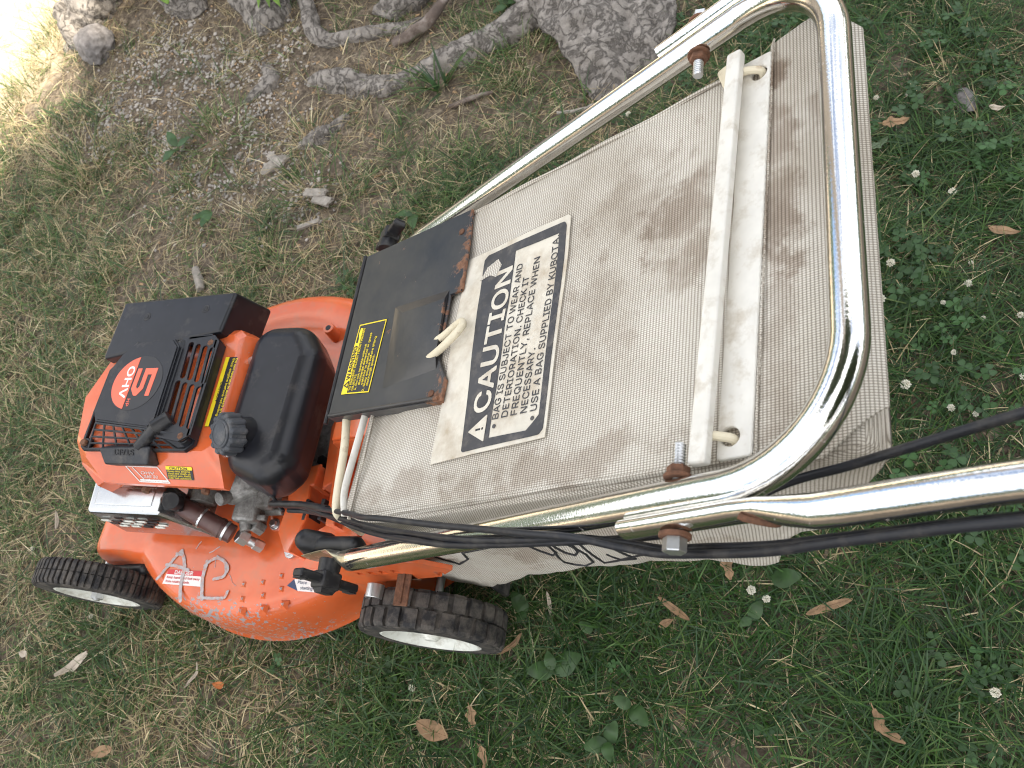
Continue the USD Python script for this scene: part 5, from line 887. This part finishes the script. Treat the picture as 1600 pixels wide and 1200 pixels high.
for k, (lb, x, y, ls) in enumerate(PW):
    t = thing('broadleaf_weed', lb, 'weed', (x, y, 0)); br = x > .4
    for j, (Ln, az) in enumerate(ls):
        Ln = Ln * (.62 if not br else 1); a = math.radians(az); wf = heart if not br else oval; c = V(x, y) + .45 * Ln * V(math.cos(a), math.sin(a)); part(t, 'leaf', place(leaf_sheet(Ln, wf, 16, -.25, -.25, k + j, .03), c[0], c[1], a, -.25, .018 + .004 * j), 'leaf_bright' if k in (8,) else 'leaf_green', True)
# sapling with hanging leaflets next to the trunk
sx, sy = 1.20, .70
S_ = thing('sapling', 'bright green sapling sprig with hanging pointed leaflets in front of the trunk', 'sapling', (sx, sy, 0))
part(S_, 'stem', tube(smooth_path([(sx + .05, sy - .03, .0), (sx + .05, sy - .01, .10), (sx + .02, sy, .15), (sx - .01, sy + .01, .155)], 20), .0022, 7), 'leaf_bright')
for k in range(7):
    a = math.radians(150 + 30 * (k - 3)); vf = leaf_sheet(.085, lambda t: (max(.004, .17 * math.sin(math.pi * t ** .75)),) * 2, 14, -.2, .1, k); v = vf[0] @ rot_to(V(math.cos(a) * .75, math.sin(a) * .75, 1) , V(math.cos(a), math.sin(a), -.8)).T
    part(S_, 'leaflet', (v + V(sx + .02 - .01 * (k % 2), sy + .003 * k, .150 - .004 * (k % 3)), vf[1]), 'leaf_bright', True)
# white clover heads
def clover_head():
    parts = []; g = np.random.default_rng(3)
    for k in range(38):
        z = 1 - 2 * (k + .5) / 38; 
        if z < -.55: continue
        a = k * 2.4; r = math.sqrt(1 - z * z); d = V(r * math.cos(a), r * math.sin(a), z * .9 + .12); d /= np.linalg.norm(d); o = d * .0030
        q = rot_to(d); l = g.uniform(.0038, .0052); parts.append(hull([o + q @ V(.0009 * math.cos(t), .0009 * math.sin(t), 0) for t in (0, 2.1, 4.2)] + [o + d * l * .7 + q @ V(.0016 * math.cos(t), .0011 * math.sin(t), 0) for t in (0, 1.57, 3.14, 4.71)] + [o + d * l]))
    return cat_(parts)
plain('clover_white', (.62, .60, .50), .7, var=.2, vscale=220, dirt=(.36, .22, .12), dirtamt=.7, dscale=90, cut=(.55, .7))
FLW = [(.143, -.615), (.1, -.684), (.289, -.602), (.28, -.673), (.204, -.687), (.351, -.724), (.256, -.766), (.527, -.657), (.686, -.612), (.688, -.662), (.347, -.607), (.26, -.727), (-.158, .881), (-.273, .694), (-.428, .224), (-.307, .062), (.15, -.756), (-.256, -.686), (-.154, -.411), (.114, -.665), (.306, -.699), (.72, -.198), (-.168, -.425), (.47, -.70), (-.10, .70)]
HEAD = clover_head(); ST_ = None
for k, (x, y) in enumerate(FLW):
    z = float(gheight(x, y)); h = .038 if y < -.1 else .026
    if k == 0:
        F0 = thing('clover_flower', 'small round white clover flower head standing in the lawn', 'clover flower', (x, y, z), 'white clover flowers in the lawn')
        hd_ = HEAD.copy(); hd_.apply_translation([x, y, z + h]); part(F0, 'flower_head', hd_, 'clover_white', False); part(F0, 'stalk', tube([(x + .004, y, z - .01), (x + .002, y, z + .02), (x, y, z + h)], .0008, 6), 'leaf_green')
    else:
        p = numbered('/World', 'clover_flower'); xf = UsdGeom.Xform.Define(stage, p); xf.AddTranslateOp().Set(Gf.Vec3d(x, y, z - (.038 - h))); s_ = float(G2.uniform(.5, .95)); xf.AddRotateXYZOp().Set(Gf.Vec3f(float(G2.normal(0, 14)), float(G2.normal(0, 14)), float(G2.uniform(0, 360)))); xf.AddScaleOp().Set(Gf.Vec3f(s_, s_, s_))
        xf.GetPrim().GetReferences().AddInternalReference(F0); xf.GetPrim().SetInstanceable(True); tag(xf.GetPrim(), 'small round white clover flower head standing in the lawn', 'clover flower', 'white clover flowers in the lawn')
# stones
def stone(r, seed, fl=.6):
    m = trimesh.creation.icosphere(4, 1.0); g = np.random.default_rng(seed); s = V(1, g.uniform(.6, .9), fl); d = 1 + .7 * (meshkit.fbm(m.vertices * 1.6 + seed * 3.1, 5, seed) - .5); m.vertices = m.vertices * d[:, None] * s * r; return m
def put(m, x, y, az, z=0):
    m = m.copy(); m.apply_transform(trimesh.transformations.rotation_matrix(az, [0, 0, 1])); m.apply_translation([x, y, float(gheight(x, y)) + z]); return m
single('stone', put(stone(.062, 5, .75), 1.185, 1.285, .6, .02), 'grey_stone', 'large rounded grey stone at the sunlit side of the trunk foot', 'stone', smooth=True)
single('stone', put(stone(.024, 8, .5), .675, -.742, .3, .01), 'grey_stone', 'flat grey-brown stone in the lawn behind the bag', 'stone', smooth=True)
def flake(seed):
    g = np.random.default_rng(seed); a = np.sort(g.uniform(0, 6.28, 7)); r = g.uniform(.6, 1.1, 7); p = np.stack([r * np.cos(a), r * np.sin(a) * .75, g.uniform(-.1, .1, 7)], 1)
    return hull(np.vstack([p, p * V(.7, .7, 0) + V(0, 0, .32) + g.normal(0, .06, (7, 3)), p * .8 - V(0, 0, .2)]))
chips = [flake(30 + k) for k in range(7)]
CL = [(1.05, .92, .07), (1.03, .82, .05), (1.14, 1.03, .06), (.93, 1.20, .09), (.84, .96, .06), (1.09, 1.12, .09), (1.06, .70, .06), (.90, .70, .06), (.98, 1.02, .10), (.78, .66, .11), (.70, .80, .10), (.62, .52, .07)]
cpos = np.vstack([G2.normal(0, 1, (int(210 * s / .09), 2)) * s * .78 + (x, y) for x, y, s in CL])
big = [(float(G2.normal(1.05, .07)), float(G2.normal(.88, .09))) for _ in range(26)] + [(float(G2.normal(.93, .06)), float(G2.normal(1.18, .08))) for _ in range(14)] + [(float(G2.normal(.85, .05)), float(G2.normal(.93, .06))) for _ in range(8)]
for k, (x, y) in enumerate(big):
    single('pale_stone', put(trimesh.Trimesh(chips[k % 7].vertices * G2.uniform(.006, .011), chips[k % 7].faces, process=False), x, y, G2.uniform(0, 6), .002), 'pale_stone', 'pale chip of stone lying loose on the bare soil below the trunk', 'stone', 'pale stones on the bare soil', smooth=True)
tag(scatter('stone_chips', [(np.array(c_.vertices) + V(0, 0, .2), np.array(c_.faces), None) for c_ in chips], 'pale_stone', cpos, G2.uniform(.002, .0068, len(cpos)), 8), 'heap of small whitish stone chips on the bare soil below the trunk', 'stone chips')
# fallen blossom litter and bark crumbs on the bare soil
litp = [(lambda v: (v[0] * V(1, 1, 1), v[1], None))((np.array([(0, 0, .001), (1, .25, .002), (1.3, 0, .003), (1, -.3, .001), (.4, .3, .25)]), np.array([[0, 3, 4], [0, 4, 1], [1, 4, 2], [2, 4, 3]]))) for _ in range(2)]
plain('litter', (.36, .235, .13), .85, var=.5, vscale=25)
lp = sample(16000, lambda x, y: (.25 + .75 * bare(x, y)) * sm(.35, .6, fb(x, y, 8, 51)) * (x > .35) * (1 - .7 * lit(x, y)))
tag(scatter('leaf_litter', litp, 'litter', lp, G2.uniform(.004, .011, len(lp)), 9), 'tan crumbs of fallen blossom and leaf on the bare soil near the roots', 'leaf litter')
# sticks and split wood
def stick(pts, r, seed): 
    p = smooth_path(pts, 50); p[:, 2] += gheight(p[:, 0], p[:, 1]); t = tube(p, np.interp(np.linspace(0, 1, len(p)), np.linspace(0, 1, len(r)), r), 12); t.vertices += (meshkit.fbm(t.vertices * 40, 3, seed)[:, None] - .5) * .006; return t
single('stick', stick([(1.20, .22, .05), (1.13, .275, .035), (1.09, .30, .022), (1.06, .34, .018), (1.035, .385, .014)], [.009, .011, .013, .014, .008], 3), 'dark_bark', 'dark curved stick lying on the soil between two roots', 'stick', smooth=True)
single('stick', stick([(.86, .12, .012), (.84, .18, .010), (.83, .215, .010)], [.004, .005, .004], 4), 'dark_bark', 'short black twig lying in the grass below the long tuft', 'stick', smooth=True)
single('stick', stick([(.455, .735, .008), (.43, .72, .010), (.405, .71, .006)], [.008, .010, .009], 5), 'weathered_wood', 'short grey stick lying among bark pieces beyond the engine', 'stick', smooth=True)
single('stick', stick([(.80, -.14, .012), (.77, -.10, .014), (.775, -.03, .012)], [.003, .004, .003], 6), 'weathered_wood', 'thin grey twig in front of the root mound', 'stick', smooth=True)
for k, (lb, x, y, s, a) in enumerate([('longer piece of grey split wood on the thin lawn', .628, .486, (.060, .018, .007), 1.35), ('broad piece of grey split wood on the thin lawn', .605, .462, (.055, .022, .007), 1.15), ('narrow sliver of grey split wood nearest the engine', .545, .478, (.055, .011, .005), 1.75), ('piece of pale split wood below the small root', .735, .615, (.07, .016, .006), .9)]):
    m = trimesh.creation.box(s); 
    for _ in range(3): m = m.subdivide()
    m.vertices = m.vertices * (1 + .35 * (meshkit.fbm(m.vertices * V(40, 260, 200) + k, 3, k)[:, None] - .5)); m.vertices[:, 2] += .004 * (meshkit.fbm(m.vertices * V(25, 250, 1) + 4, 3, k) - .5); m.apply_transform(trimesh.transformations.rotation_matrix(.12, [0, 1, 0])); m.apply_transform(trimesh.transformations.rotation_matrix(a - 3.14 * 0, [0, 0, 1]))
    m.apply_translation([x, y, float(gheight(x, y)) + .016]); single('wood_chip', m, 'weathered_wood', lb, 'wood', smooth=30)
